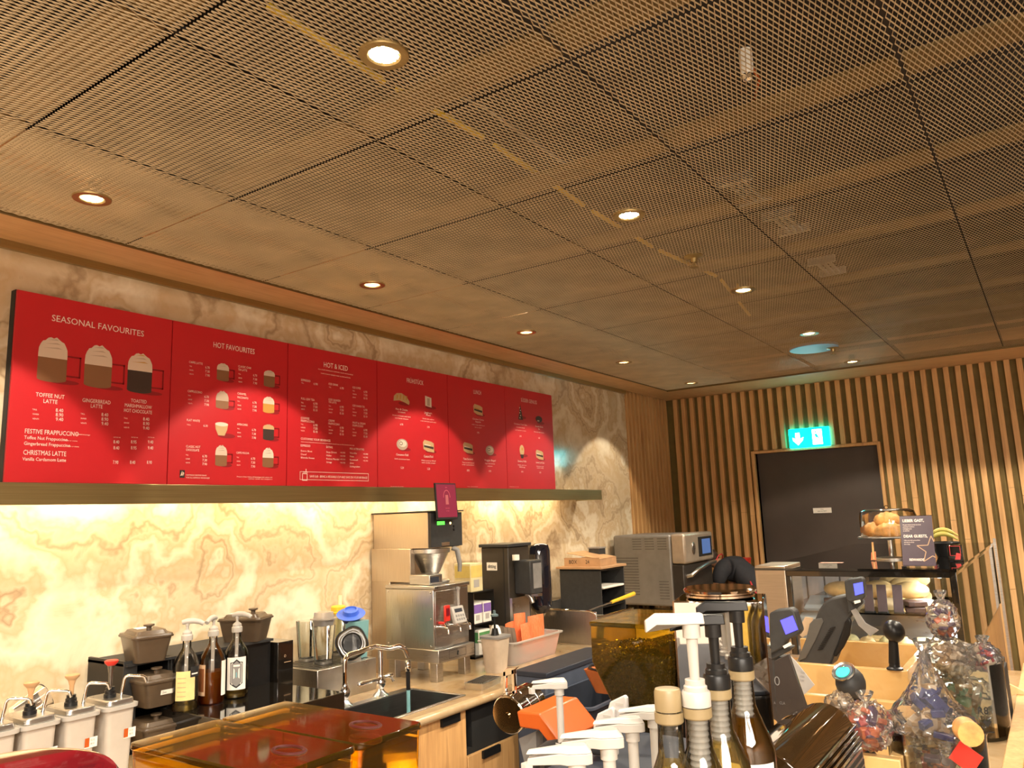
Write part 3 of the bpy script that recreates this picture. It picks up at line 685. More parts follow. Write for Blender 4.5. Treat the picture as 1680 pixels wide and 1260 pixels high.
# ---- sauce pump containers
def sauce(x, label, knob, sticker, first=None):
    w, dp, h = .104, .17, .235
    t = T('sauce_pump', label, 'sauce dispenser', (x, 2.85, CT), 0, 'sauce pumps in a row by the wall')
    m = M(); m.frus(w*.86, dp*.88, w, dp, 0, h, (0, dp/2, 0), r=.018); O('tub', m, K['milk'], t)
    m = M(); m.frus(w+.022, dp+.022, w+.024, dp+.024, h, h+.013, (0, dp/2, 0), r=.024); O('rim', m, K['white'], t)
    m = M(); m.frus(w, dp, w-.006, dp-.006, h+.013, h+.034, (0, dp/2, 0), r=.02); O('lid', m, K['steel'], t, .004)
    z = h+.034
    m = M(); m.lathe([(0, z), (.021, z), (.021, z+.012), (.018, z+.014), (.018, z+.024), (.015, z+.026), (.015, z+.036), (0, z+.036)], (-.005, .075, 0)); O('collar', m, K['black'], t)
    hh = .05 if knob != 'red' else .075
    m = M(); m.lathe([(0, z+.036), (.007, z+.036), (.008, z+.036+hh*.6), (.013, z+.036+hh), (0, z+.036+hh)], (-.005, .075, 0)); O('stem', m, K['tan'] if knob != 'red' else K['steeld'], t)
    m = M(); m.lathe([(0, z+.034+hh), (.014, z+.036+hh), (.023, z+.046+hh), (.024, z+.052+hh), (.020, z+.055+hh), (0, z+.056+hh)], (-.005, .075, 0)); O('push_knob', m, K[knob], t)
    m = M(); s_ = Vector((.030, .062, z)); m.tube([s_, s_+Vector((.008, -.004, .055)), s_+Vector((.012, -.006, .064)), s_+Vector((.020, -.010, .067)), s_+Vector((.060, -.034, .060)), s_+Vector((.067, -.038, .055)), s_+Vector((.072, -.041, .038))], .0055, 10); O('spout', m, K['chrome'], t)
    if sticker:
        e = TX((.012, .0102-.0434*.13, .13), (1, 0, 0), (0, -.0434, 1), .0015); e.rect(0, .044, 0, .034); s2 = O('sticker', e, K['paper'], t, smooth=False)
        e = TX((.012, .0102-.0434*.13, .13), (1, 0, 0), (0, -.0434, 1), .0022); e.rect(0, .016, .004, .034); O('colour_mark', e, K[sticker], s2, smooth=False)
        e = TX((.012, .0102-.0434*.13, .13), (1, 0, 0), (0, -.0434, 1), .0022); e.t('12.12', .019, .022, .006); e.t('18.12', .019, .010, .006); O('sticker_lettering', e, K['blk'], s2, smooth=False)
    return t
K['green'] = plain('green_mark', (.10, .30, .10), .5)
sauce(1.212, 'white sauce tub with steel pump cut off by the left picture edge', 'white', None)
sauce(1.338, 'white sauce tub with tan pump knob and green dated sticker', 'tan', 'green')
sauce(1.472, 'white sauce tub with tan pump knob and orange sticker, beside the clear plastic cup', 'tan', 'orange')
sauce(1.610, 'white sauce tub with red pump knob beside the black pan rack', 'red', 'orange')
t = T('plastic_cup', 'clear crinkled plastic cup lying behind the tan knobbed sauce pumps', 'cup', (1.40, 3.10, CT))
m = M(); m.box(-.07, .09, -.04, .10, 0, .21); tag(O('sauce_box', m, K['white'], None, .004, loc=(1.40, 3.10, CT)), 'white box behind the sauce tubs under the clear cup', 'box')
t.location.z = CT+.21
m = M(); m.lathe([(.030, 0), (.047, .11), (.050, .112), (.046, .108), (.029, .003)], (0, 0, 0), 20, R=Ry(radians(68))); m.xf(Matrix.Identity(3), (-.04, 0, .032)); O('cup_wall', m, K['film'], t)

# ---- black rack with brown food pans
RB = T('pan_rack', 'black two level rack on the worktop holding the brown food pans', 'rack', (1.755, 3.10, CT))
m = M(); m.box(0, .012, 0, .28, 0, .355); m.box(.185, .20, 0, .28, 0, .345); m.box(.20, .70, 0, .28, 0, .335); O('casing', m, K['black'], RB, .002)
m = M(); m.box(-.006, .05, -.004, 0, .10, .355); O('grey_side', m, K['char'], RB)
m = M(); m.box(.012, .185, 0, .28, .0, .01); m.box(.012, .185, 0, .28, .170, .18); m.box(0, .70, -.02, .28, .335, .345); m.box(.012, .185, .27, .28, .01, .335); O('shelf', m, K['blackm'], RB)
t = T('platform', 'low flat black platform under the three syrup bottles', 'platform', (1.885, 2.58, CT))
m = M(); m.box(0, .545, 0, .475, 0, .158); O('platform_body', m, K['gloss'], t, .003)
def pan(x, y, z, rz, label, tagged, src=None):
    t = T('food_pan', label, 'food pan', (x, y, z), rz, 'brown food pans with lids')
    m = M(); m.frus(.115, .165, .150, .20, 0, .095, r=.02); m.frus(.162, .212, .164, .214, .093, .099, r=.022); O('pan_body', m, K['brown'], t)
    m = M(); m.frus(.160, .205, .156, .20, .0992, .106, r=.02); m.frus(.13, .17, .115, .15, .106, .120, r=.02); o = O('lid', m, K['brown'], t)
    m = M(); m.lathe([(0, .120), (.010, .120), (.010, .132), (.021, .136), (.021, .142), (0, .143)], (0, -.035, 0), 16); O('knob', m, K['brown'], o)
    if tagged == 'top':
        m = M(); m.box(-.03, .03, .02, .07, .1205, .1225); O('tape', m, K['paper'], t)
    else:
        e = TX((-.012, -.094, .045), (1, 0, 0), (0, -.19, 1), .002); e.rect(0, .05, 0, .018); s_ = O('tape', e, K['paper'], t, smooth=False)
        e = TX((-.012, -.094, .045), (1, 0, 0), (0, -.19, 1), .003); e.t('Zimt' if tagged == 'a' else 'Kakao', .005, .005, .008); O('tape_lettering', e, K['blk'], s_, smooth=False)
    return t
pan(1.85, 3.12, 1.2305, radians(-14), 'brown lidded food pan standing on top of the black rack, left end', 'top')
pan(2.36, 3.16, 1.2305, radians(28), 'brown lidded food pan on the black rack behind the syrup bottles', 'top')
pan(1.853, 3.07, 1.066, radians(-4), 'brown lidded food pan in the middle bay of the black rack', 'a')
pan(1.848, 3.05, .8955, radians(-6), 'brown lidded food pan in the lowest bay of the black rack', 'b')
t = T('dark_box', 'shiny black box closing the right end of the pan rack', 'box', (2.465, 3.06, CT))
m = M(); m.box(0, .09, 0, .30, 0, .325); O('box_body', m, K['gloss'], t, .003)
e = TX((.02, -.001, .23), (1, 0, 0), (0, 0, 1)); e.ring(.02, .03, .006, .006, .002, 12); e.rect(.015, .055, 0, .003); O('box_mark', e, K['goldink'], t, smooth=False)

# ---- three syrup bottles with pump heads
def bottle(x, label, rz, fill, lab):
    t = T('syrup_bottle', label, 'syrup bottle', (x, 2.95, 1.0435), 0, 'syrup bottles on the black platform')
    pr = [(.0, 0), (.046, 0), (.050, .006), (.050, .165), (.046, .185), (.022, .225), (.017, .235), (.016, .262), (.0, .262)]
    m = M(); m.lathe(pr, n=28); O('glass', m, K['glass'], t)
    if fill:
        m = M(); m.lathe([(0, .004), (.0465, .004), (.0475, .02), (.0475, fill), (0, fill)], n=28); O('syrup', m, K['caramel' if fill > .05 else 'syrup'], t)
    m = M(); m.lathe([(0, .262), (.021, .262), (.022, .266), (.022, .282), (.018, .286), (.018, .294), (.012, .300), (.006, .304), (.005, .322), (0, .322)], n=20); o = O('pump_collar', m, K['white'], t)
    m = M(); m.tube([(0, 0, .05), (0, 0, .262)], .007, 8); O('dip_tube', m, K['frost'], t)
    m = M(); pts = [Vector((-.020, 0, .332)), Vector((0, 0, .336)), Vector((.025, 0, .336)), Vector((.048, 0, .330)), Vector((.062, 0, .322))]
    m.tube([Rz(rz) @ p for p in pts], [.009, .0115, .011, .0095, .0085], 10); m.cyl((0, 0, .318), (0, 0, .335), .008); O('nozzle', m, K['white'], t)
    def wrap(a0, a1, z0, z1, rr, mat, nm, par):
        m = M(); n = 10; vs = []
        for i in range(n+1):
            a = a0+(a1-a0)*i/n
            for z in (z0, z1): vs.append((rr*cos(a), rr*sin(a), z))
        m.add(vs, [[2*i, 2*i+2, 2*i+3, 2*i+1] for i in range(n)]); return O(nm, m, mat, par)
    f = radians(-125)
    if lab == 'note':
        o = wrap(f-.75, f+.75, .040, .150, .0512, K['note'], 'paper_note', t); 
        for q in range(5): wrap(f-.6, f+.05, .055+q*.017, .0575+q*.017, .0516, K['goldink'], 'note_line', o)
        o = wrap(f+.35, f+1.1, .125, .165, .0518, K['blk'], 'badge', t); wrap(f+.45, f+1.0, .135, .140, .0522, K['ink'], 'badge_line', o)
    elif lab == 'side':
        o = wrap(f-1.5, f-.55, .035, .155, .0512, K['note2'], 'label_paper', t); wrap(f-1.35, f-.65, .05, .14, .0516, K['caramel2'], 'label_shield', o)
        wrap(f+.75, f+1.5, .03, .165, .0512, K['paper'], 'label_paper', t)
    else:
        o = wrap(f-.80, f+.80, .035, .165, .0512, K['paper'], 'label_paper', t)
        m = M(); vs = []
        sh = [(-.5, .145), (-.25, .147), (0, .158), (.25, .147), (.5, .145), (.5, .060), (.25, .050), (0, .042), (-.25, .050), (-.5, .060)]
        m.add([(.0517*cos(f+u), .0517*sin(f+u), v) for u, v in sh]+[(.0517*cos(f), .0517*sin(f), .1)], [[i, (i+1) % 10, 10] for i in range(10)]); O('shield', m, K['blk'], o)
        m = M(); sh = [(u*.82, .1+(v-.1)*.88) for u, v in sh]; m.add([(.0521*cos(f+u), .0521*sin(f+u), v) for u, v in sh]+[(.0521*cos(f), .0521*sin(f), .1)], [[i, (i+1) % 10, 10] for i in range(10)]); O('shield_field', m, K['grey'], o)
        wrap(f-.25, f+.25, .128, .136, .0524, K['ink'], 'shield_band', o); wrap(f-.05, f+.05, .085, .105, .0524, K['teal'], 'shield_mark', o)
    return t
K['note'] = plain('yellow_note', (.72, .56, .24), .8); K['note2'] = plain('tan_label', (.55, .36, .22), .7); K['caramel2'] = plain('brown_label', (.22, .07, .02), .6)
bottle(1.925, 'clear syrup bottle with yellow paper note at the left end of the black platform', radians(-40), .02, 'note')
bottle(2.045, 'syrup bottle half full of amber syrup, middle of three on the black platform', radians(-150), .125, 'side')
bottle(2.160, 'empty clear syrup bottle with white label and dark shield badge', radians(-60), .012, 'shield')

# ---- stainless rinse box with jugs
t = T('rinse_box', 'stainless steel rinse box with grated top beside the sink', 'rinse station', (2.695, 3.05, CT))
m = M(); m.box(0, .40, 0, .34, 0, .160); O('box_body', m, K['steelx'], t, .003)
m = M()
for i in range(12): m.box(.03+i*.03, .042+i*.03, .03, .31, .160, .163)
O('grating', m, K['steeld'], t)
RT = CT+.163
def jug(name, label, x, y, h, r, mat, cat='jug', group='blender jugs drying on the rinse box', marks=True):
    t = T(name, label, cat, (x, y, RT), 0, group)
    m = M(); m.frus(r*1.55, r*1.55, r*2, r*2, 0, h, r=r*.4); m.frus(r*1.45, r*1.45, r*1.9, r*1.9, .012, h+.0005, r=r*.36, cap=1); O('jug_wall', m, mat, t)
    m = M(); m.frus(r*1.55, r*1.55, r*1.5, r*1.5, 0, .012, r=r*.4); O('base', m, K['frost'] if mat is K['glass'] else mat, t)
    if marks:
        e = TX((-r*.2, -r*.86, h*.35), (1, 0, 0), (0, -.10, 1), .002)
        for q in range(5): e.rect(0, .02, q*.02, q*.02+.0018)
        O('measure_marks', e, K['grey'], t, smooth=False)
    return t
j = jug('shaker_jug', 'tall clear jug capped by a glassy lid, at the left on the rinse box', 2.84, 3.17, .185, .047, K['glass'])
m = M(); m.frus(.080, .080, .088, .088, .186, .215, r=.02); m.frus(.112, .112, .116, .116, .215, .222, r=.03); m.frus(.085, .085, .08, .08, .222, .252, r=.02); O('lid', m, K['frost'], j)
m = M(); m.frus(.07, .07, .074, .074, .190, .213, r=.015); O('seal', m, K['slateb'], j)
j = jug('shaker_jug', 'clear jug behind the tall capped jug on the rinse box', 2.86, 3.32, .20, .045, K['glass'])
j = jug('shaker_jug', 'clear jug with yellow lid behind the dark tilted lid', 3.06, 3.30, .215, .055, K['glass'])
m = M(); m.lathe([(0, .2155), (.05, .2155), (.052, .222), (.040, .226), (.040, .25), (.034, .255), (0, .255)], n=24); O('lid', m, K['yellow'], j)
j = T('teal_jug', 'teal jug with a loose blue lid beside the coffee brewer', 'jug', (3.045, 3.14, RT))
m = M(); m.frus(.085, .085, .10, .10, 0, .185, (0, 0, 0), r=.02); m.box(-.012, .012, -.052, -.046, .03, .1); O('jug_body', m, K['teal'], j)
t = T('blue_lid', 'bright blue lid lying tilted on the teal and clear jugs', 'lid', (3.03, 3.17, RT+.215))
m = M(); R_ = Ry(radians(-16)) @ Rx(radians(14)); m.lathe([(0, 0), (.072, 0), (.076, .006), (.044, .010), (.040, .030), (.030, .034), (.028, .026), (0, .024)], n=28, R=R_); O('lid_disc', m, K['blue'], t)
m = M(); m.lathe([(0, -.03), (.046, -.03), (.05, 0), (0, 0)], n=24, R=R_); O('lid_plug', m, plain('navy', (.012, .02, .10), .4), t)
t = T('spray_nozzle', 'small white nozzle standing behind the blue lid', 'nozzle', (3.13, 3.36, RT))
m = M(); m.lathe([(0, 0), (.025, 0), (.025, .2), (.010, .22), (.009, .30), (0, .30)], n=14); O('nozzle_body', m, plain('cream_nozzle', (.8, .72, .4), .4), t)
t = T('blender_lid', 'dark smoky rounded blender lid leaning upright on the rinse box', 'lid', (2.92, 3.05, RT))
R_ = Rz(radians(-42)) @ Rx(radians(78)); m = M(); m.frus(.150, .150, .135, .135, 0, .014, r=.055, n=8); m.frus(.118, .118, .112, .112, .014, .019, r=.045, n=8); m.xf(R_ @ Rz(radians(28)), (0, 0, .092)); O('lid_plate', m, K['lidsmoke'] if 'lidsmoke' in K else plain('smoky_lid', (.055, .045, .032), .2, coat=.4), t, .003)
m = M(); m.lathe([(.044, .019), (.048, .023), (.052, .019)], n=32); m.xf(R_ @ Rz(radians(28)), (0, 0, .092)); O('lid_ring', m, K['black'], t)
m = M(); m.frus(.156, .156, .156, .156, -.004, .010, r=.058, n=8, cap=1); m.xf(R_ @ Rz(radians(28)), (0, 0, .092)); O('seal', m, K['black'], t)
m = M(); m.box(-.008, .008, 0, .006, 0, .13); m.box(-.05, .05, .0, .012, 0, .03); t = T('clear_stand', 'clear acrylic stand holding the dark blender lid', 'stand', (2.925, 2.985+.075, RT), radians(-42)); O('stand_plate', m, K['frost'], t)

# ---- sink and faucet
t = T('sink', 'stainless steel inset sink in the stone worktop', 'sink', (SX0, SY0, CT))
w_, d_ = SX1-SX0, SY1-SY0
m = M(); m.box(-.012, w_+.012, -.012, .004, 0, .006); m.box(-.012, w_+.012, d_-.004, d_+.05, 0, .006); m.box(-.012, .004, .004, d_-.004, 0, .006); m.box(w_-.004, w_+.012, .004, d_-.004, 0, .006); O('sink_rim', m, K['steel'], t, .002)
m = M(); m.box(0, w_, 0, .004, -.20, 0); m.box(0, w_, d_-.004, d_, -.20, 0); m.box(0, .004, .004, d_-.004, -.20, 0); m.box(w_-.004, w_, .004, d_-.004, -.20, 0); m.box(0, w_, 0, d_, -.204, -.20); O('bowl', m, K['steeld'], t)
m = M(); m.cyl((.25, .15, -.2), (.25, .15, -.06), .006); tag(O('drain_plug', m, K['black'], None, loc=(SX0, SY0, CT)), 'black drain rod standing in the steel sink', 'drain plug')
t = T('faucet', 'chrome two handle bridge faucet with swivel spout over the sink', 'faucet', (0, 0, 0))
A_ = P(564, 1145, z=CT); A_.y = 2.90; A_ = P(566, 1150, y=2.90); A_.z = CT; B_ = P(625, 1137, y=2.90); B_.z = CT
for q in (A_, B_):
    m = M(); m.lathe([(0, 0), (.040, 0), (.038, .010), (.018, .028), (.015, .038), (.026, .060), (.027, .072), (.015, .092), (.013, .11), (0, .11)], q, 20); O('base', m, K['chrome'], t)
m = M(); za = P(566, 1100, y=2.90).z; top = P(600, 1068, y=2.90).z; m.cyl(A_+Vector((0, 0, .1)), Vector((A_.x, A_.y, za)), .006)
xm = P(566, 1100, y=2.90).x; xn = P(625, 1100, y=2.90).x
m.tube([(A_.x, 2.9, CT+.09), (A_.x, 2.9, top-.025), (A_.x+.006, 2.9, top-.01), (A_.x+.025, 2.9, top), (B_.x-.03, 2.9, top+.012), (B_.x-.008, 2.9, top+.006), (B_.x, 2.9, top-.02), (B_.x, 2.9, CT+.09)], .012, 12); O('riser_pipe', m, K['chrome'], t)
tip = P(669, 1077, y=2.78); m = M(); st = Vector((B_.x-.035, 2.9, top+.010)); m.tube([st, P(640, 1064, y=2.83), P(655, 1060, y=2.80), P(663, 1064, y=2.78), P(667, 1072, y=2.78), tip], .0125, 12); O('spout', m, K['chrome'], t)
b_ = P(667, 1098, y=2.78); c_ = P(666, 1133, y=2.78); d2 = P(666, 1165, y=2.78)
m = M(); m.lathe([(0, 0), (.011, 0), (.016, .012), (.016, .022), (.012, .026), (.016, .03), (.016, .045), (.010, .055), (0, .055)], (tip.x, tip.y, b_.z-.012), 16); O('aerator', m, K['chrome'], t)
m = M(); m.cyl((tip.x, tip.y, b_.z-.010), (tip.x, tip.y, c_.z), .0105, n=12); h = O('hose', m, K['black'], t); m = M(); m.cyl((tip.x, tip.y, c_.z), (tip.x, tip.y, CT-.08), .0095, n=12); O('hose_end', m, K['teal'], h)
for q, dx in ((P(592, 1122, y=2.90), -.03), (P(640, 1108, y=2.90), .02)):
    m = M(); c0 = Vector((B_.x, 2.9, q.z)); m.cyl(c0, q, .008, .011, n=12); m.lathe([(0, -.012), (.013, -.010), (.013, .010), (0, .012)], q, 12, R=Ry(pi/2)); 
    m.tube([q, q+Vector((.012 if dx > 0 else -.025, -.01, -.028 if dx > 0 else .006))], [.006, .009], 8); O('handle', m, K['chrome'], t)

# ---- front coffee brewer
t = T('coffee_brewer', 'stainless coffee brewer with red handle and push button panel, in front', 'coffee brewer', (3.33, 2.85, CT))
bw, bd = .305, .355
m = M(); m.box(0, bw, 0, bd, .17, .485); m.box(-.004, bw+.004, -.012, bd, .485, .505); O('body', m, K['steelx'], t, .004)
m = M(); m.box(.012, bw-.01, -.003, 0, .175, .475); O('front_door', m, K['steel'], t, .002)
m = M(); m.box(.0, bw+.01, -.03, bd, .10, .17); O('lower_band', m, K['steel'], t, .004)
e = TX((.16, -.031, .115), (1, 0, 0), (0, 0, 1)); e.frame(-.075, .075, .0, .042, .002); e.poly([(-.008, .010), (-.004, .032), (.008, .032), (.010, .022), (.004, .018), (.010, .008)]); O('brand_plate', e, K['blk'], t, smooth=False)
for x, y in ((.02, .0), (bw-.045, .0), (.02, bd-.05), (bw-.045, bd-.05)):
    m = M(); m.box(x, x+.045 if y else x+.05, y, y+.05, 0, .10); O('leg', m, K['steel'], t, .003)
m = M()
for (y, z) in ((.02, .47), (bd-.02, .47), (.02, .19), (bd-.02, .19), (.02, .33)): m.lathe([(0, .004), (.005, .002), (.006, 0)], (0, y, z), 8, R=Ry(-pi/2))
O('rivet', m, K['chrome'], t)
m = M(); m.box(.03, .05, -.05, -.003, .30, .315); m.box(.028, .075, -.056, -.044, .315, .40); o = O('tap_handle', m, K['red'], t, .005); o['label'] = 'red tap handle'
m = M(); m.box(.04, .064, -.0585, -.0555, .345, .385); O('handle_recess', m, K['winep'], o)
m = M(); R_ = Rx(radians(-18)); m.box(-.05, .05, -.012, .012, -.045, .05, R_, (.155, -.045, .335)); o = O('button_panel', m, K['white'], t, .006)
m = M(); m.box(-.034, .030, -.0135, -.0115, .015, .035, R_, (.155, -.045, .335)); O('display', m, K['slate'], o)
e = M()
for r_ in range(2):
    for c__ in range(4): e.box(-.036+c__*.02, -.024+c__*.02, -.0135, -.0115, -.03+r_*.02, -.018+r_*.02, R_, (.155, -.045, .335))
O('button', e, K['grey'], o)
for k_, x in enumerate((.045, .15, .235)):
    m = M(); m.cyl((x, -.003, .285), (x, -.05, .285), .010); m.tube([(x, -.045, .285), (x, -.062, .278), (x, -.066, .25)], .009, 10); m.tube([(x, -.05, .29), (x-.012, -.05, .31)], .006, 8); O('tap', m, K['chrome'], t)
m = M(); m.cyl((.20, -.012, .33), (.20, -.012, .475), .008); m.cyl((.20, -.02, .475), (.20, -.004, .475), .010); O('sight_glass', m, K['frost'], t)
m = M(); m.lathe([(0, .506), (.055, .506), (.060, .515), (.055, .522), (0, .524)], (.20, .12, 0), 24); m.box(.03, .14, .05, .20, .506, .560); O('top_fitting', m, K['steel'], t, .004)
m = M(); m.box(.04, .105, .046, .052, .518, .548); O('fitting_screen', m, K['slate'], t)

# ---- tall grinder brewer behind
t = T('grinder_brewer', 'tall beige steel coffee brewer with dark head, cone basket and green display', 'coffee brewer', (3.435, 2.95, CT))
m = M(); m.box(-.0, .285, .02, .45, .70, .905); m.box(-.02, .02, .14, .45, .512, .70); m.box(-.02, .285, .30, .45, 0, .70); O('housing', m, K['tansteel'] if 'tansteel' in K else brushed('warm_steel', (.66, .57, .45), .38, (2, 160, 2)), t, .003)
m = M(); m.box(0, .285, -.002, .02, .705, .90); m.box(-.01, .295, -.01, .46, .905, .912); o = O('dark_front', m, K['char'], t, .002)
m = M(); m.box(.055, .12, -.005, -.001, .830, .850); O('display', m, emit('green_screen', (.08, .75, .05), .9), o)
m = M(); m.lathe([(0, .003), (.006, .002), (.007, 0)], (.175, -.002, .838), 10, R=Rx(pi/2)); O('indicator', m, emit('amber_led', (1, .6, .15), 3), o)
m = M(); m.lathe([(0, .006), (.007, .004), (.008, 0)], (.205, -.002, .80), 10, R=Rx(pi/2)); m.lathe([(0, .006), (.007, .004), (.008, 0)], (.205, -.002, .82), 10, R=Rx(pi/2)); O('switch', m, K['black'], o)
m = M(); m.box(.09, .16, -.006, -.001, .710, .730); O('latch', m, K['steel'], o)
m = M(); m.lathe([(.04, .545), (.055, .56), (.105, .665), (.115, .672), (.115, .695), (.0, .695)], (.12, .11, 0), 28); O('brew_basket', m, K['steel'], t)
m = M(); m.tube([(.215, .02, .695), (.235, .0, .68), (.245, -.01, .60), (.24, -.01, .555)], [.016, .016, .014, .012], 10); O('basket_handle', m, K['grey'], t)
m = M(); m.box(.015, .022, .16, .24, .56, .66); O('side_badge', m, K['blk'], t)

# ---- tablet standing on the worktop
t = T('tablet_sign', 'dark red portrait tablet fixed to the tall brewer head showing an arch drawing', 'sign', P(733, 822, y=2.915))
m = M(); s0 = P(717, 852, y=2.915); s1 = P(748, 792, y=2.915); hx = (s1.x-s0.x)/2+.005; hz = (s1.z-s0.z)/2
R_ = Rx(radians(-4)); m.box(-hx, hx, 0, .012, -hz, hz, R_); o = O('tablet_frame', m, K['blk'], t, .003)
m = M(); m.box(-hx+.008, hx-.008, -.001, .001, -hz+.012, hz-.008, R_); O('screen', m, emit('tablet_screen', (.115, .006, .016), .9), o)
e = TX((0, -.0025, 0), (1, 0, 0), (0, 0, 1), .0); 
for q in range(9):
    a, b = pi*q/9, pi*(q+1)/9; e.poly([(.032*cos(a), .02+.045*sin(a)), (.032*cos(b), .02+.045*sin(b)), (.028*cos(b), .02+.040*sin(b)), (.028*cos(a), .02+.040*sin(a))])
e.poly([(-.014, -.02), (.014, -.02), (.012, .035), (-.012, .035)]); e.t('NEW', 0, .075, .007, 'c'); e.t('DISCOVER', 0, -.045, .007, 'c'); e.t('IN STORE', 0, -.06, .006, 'c'); e.xf(R_, (0, 0, 0))
O('screen_drawing', e, flat('dull_pink_ink', (.42, .12, .13), .5), o, smooth=False)
m = M(); m.box(-.02, .02, .012, .0335, -.04, .0); O('bracket', m, K['steeld'], t)
# ---- scale / drip tray, square container, tea boxes
t = T('drip_tray', 'small steel drip tray with dark grid in front of the brewer', 'drip tray', (3.30, 2.50, CT), radians(8))
m = M(); m.frus(.20, .105, .21, .115, 0, .032, (.10, .06, 0), r=.012); O('tray', m, K['steel'], t)
m = M(); [m.box(.01, .19, .012+q*.012, .018+q*.012, .033, .036) for q in range(8)]; O('grid', m, K['steeld'], t)
t = T('square_container', 'frosted square container with black pump top right of the brewer', 'container', (3.735, 2.74, CT))
m = M(); m.frus(.105, .105, .135, .135, 0, .185, r=.03); O('container_wall', m, K['milkb'] if 'milkb' in K else plain('frosted_beige', (.50, .40, .30), .4), t)
m = M(); m.frus(.148, .148, .150, .150, .185, .197, r=.034); O('rim', m, K['grey'], t)
m = M(); m.lathe([(0, .198), (.024, .198), (.020, .215), (.016, .235), (0, .235)], (.0, .0, 0), 16); m.cyl((0, 0, .235), (0, 0, .30), .006); o = O('pump', m, K['black'], t)
m = M(); m.lathe([(0, .30), (.022, .302), (.022, .312), (.008, .318), (.008, .335), (0, .335)], n=16); O('pump_knob', m, K['tealg'] if 'tealg' in K else plain('grey_teal', (.10, .15, .16), .4), o)
m = M(); m.lathe([(0, .198), (.035, .198), (.030, .225), (.018, .245), (0, .25)], (.045, .03, 0), 16); O('funnel', m, K['paper'], t)
def carton(x, y, z, w, d, h, label, mat, band, grp='tea cartons between the brewer and the grinder'):
    t = T('tea_carton', label, 'carton', (x, y, z), 0, grp)
    m = M(); m.box(0, w, 0, d, 0, h); O('carton_body', m, mat, t, .002)
    m = M(); m.box(.004, w-.004, -.0012, 0, h*.5, h*.92); m.box(-.0012, 0, .004, d-.004, h*.5, h*.92); O('printed_band', m, band, t)
    m = M(); m.box(w*.25, w*.7, -.0012, 0, h*.15, h*.42); O('printed_patch', m, K['white'], t)
    return t
LIL = plain('lilac_print', (.22, .12, .42), .5); YEL = plain('pale_yellow_print', (.72, .56, .16), .5)
t = T('carton_rack', 'black wire rack holding the tea cartons left of the black grinder', 'rack', (3.98, 3.08, CT))
m = M(); m.box(0, .22, 0, .16, .0, .012); m.box(0, .22, 0, .16, .20, .207); m.box(0, .22, 0, .16, .395, .402); m.box(0, .006, 0, .16, 0, .40); m.box(.214, .22, 0, .16, 0, .40); O('rack_frame', m, K['black'], t)
carton(3.995, 3.09, CT+.207, .085, .14, .125, 'white and lilac tea carton left in the middle tier beside the grinder', K['paper'], LIL)
carton(4.095, 3.09, CT+.207, .085, .14, .125, 'white and lilac tea carton right in the middle tier beside the grinder', K['paper'], LIL)
carton(4.04, 3.09, CT+.012, .12, .14, .15, 'white tea carton with green print in the lowest tier', K['paper'], K['green'])
carton(3.985, 3.10, CT+.402, .125, .13, .175, 'pale yellow tea carton on top of the carton rack', plain('cream_card', (.74, .64, .36), .6), YEL)

# ---- black coffee grinder with bag clamp and dark canister
t = T('coffee_grinder', 'tall black coffee grinder with a white name plate', 'coffee grinder', (4.262, 3.00, CT))
m = M(); m.box(0, .25, .0, .22, 0, .665); O('housing', m, K['warmblack'] if 'warmblack' in K else plain('warm_black', (.040, .032, .024), .38), t, .006)
m = M(); m.box(-.012, .262, -.012, .232, .665, .685); O('top_cap', m, K['char'], t, .003)
m = M(); m.box(-.002, .0, .035, .040, .02, .66); O('panel_seam', m, K['blk'], t)
e = TX((-.0015, .175, .515), (0, -1, 0), (0, 0, 1)); e.rect(0, .085, 0, .052); o = O('name_plate', e, K['paper'], t, smooth=False)
e = TX((-.0025, .175, .515), (0, -1, 0), (0, 0, 1)); e.t('ditting', .0425, .017, .022, 'c', .85, True); O('name_lettering', e, K['blk'], o, smooth=False)
m = M(); m.box(.06, .20, -.13, 0, .36, .575); o = O('grind_head', m, K['char'], t, .008)
e = TX((.09, -.1305, .395), (1, 0, 0), (0, 0, 1)); e.rect(0, .10, 0, .16); O('head_plate', e, K['grey'], o, smooth=False)
m = M(); m.cyl((.03, -.04, .58), (.03, -.04, .615), .024); O('dial', m, K['paper'], t)
m = M(); m.tube([(.12, -.06, .36), (.12, -.09, .33), (.12, -.10, .30)], [.022, .018, .014], 10); m.box(.105, .16, -.15, -.10, .345, .36); O('bag_clamp', m, K['steel'], t)
m = M(); m.box(.0, .012, -.012, -.001, .0, .34); m.box(.0, .2, -.02, -.012, .16, .34); O('bag_support', m, K['steelx'], t)
t = T('canister', 'dark glassy canister mounted right of the black grinder', 'canister', (4.66, 3.02, CT))
m = M(); m.lathe([(.0, .20), (.04, .20), (.075, .24), (.080, .26), (.080, .62), (.07, .66), (.05, .67), (0, .67)], n=28); O('canister_body', m, plain('blue_black_glass', (.008, .009, .016), .06, coat=.7), t)
m = M(); m.lathe([(0, .17), (.02, .17), (.04, .20), (0, .20)], n=20); m.box(-.10, -.07, -.03, .03, .3, .6); m.box(-.02, .02, .06, .395, .3, .36); O('bracket', m, K['chrome'], t)

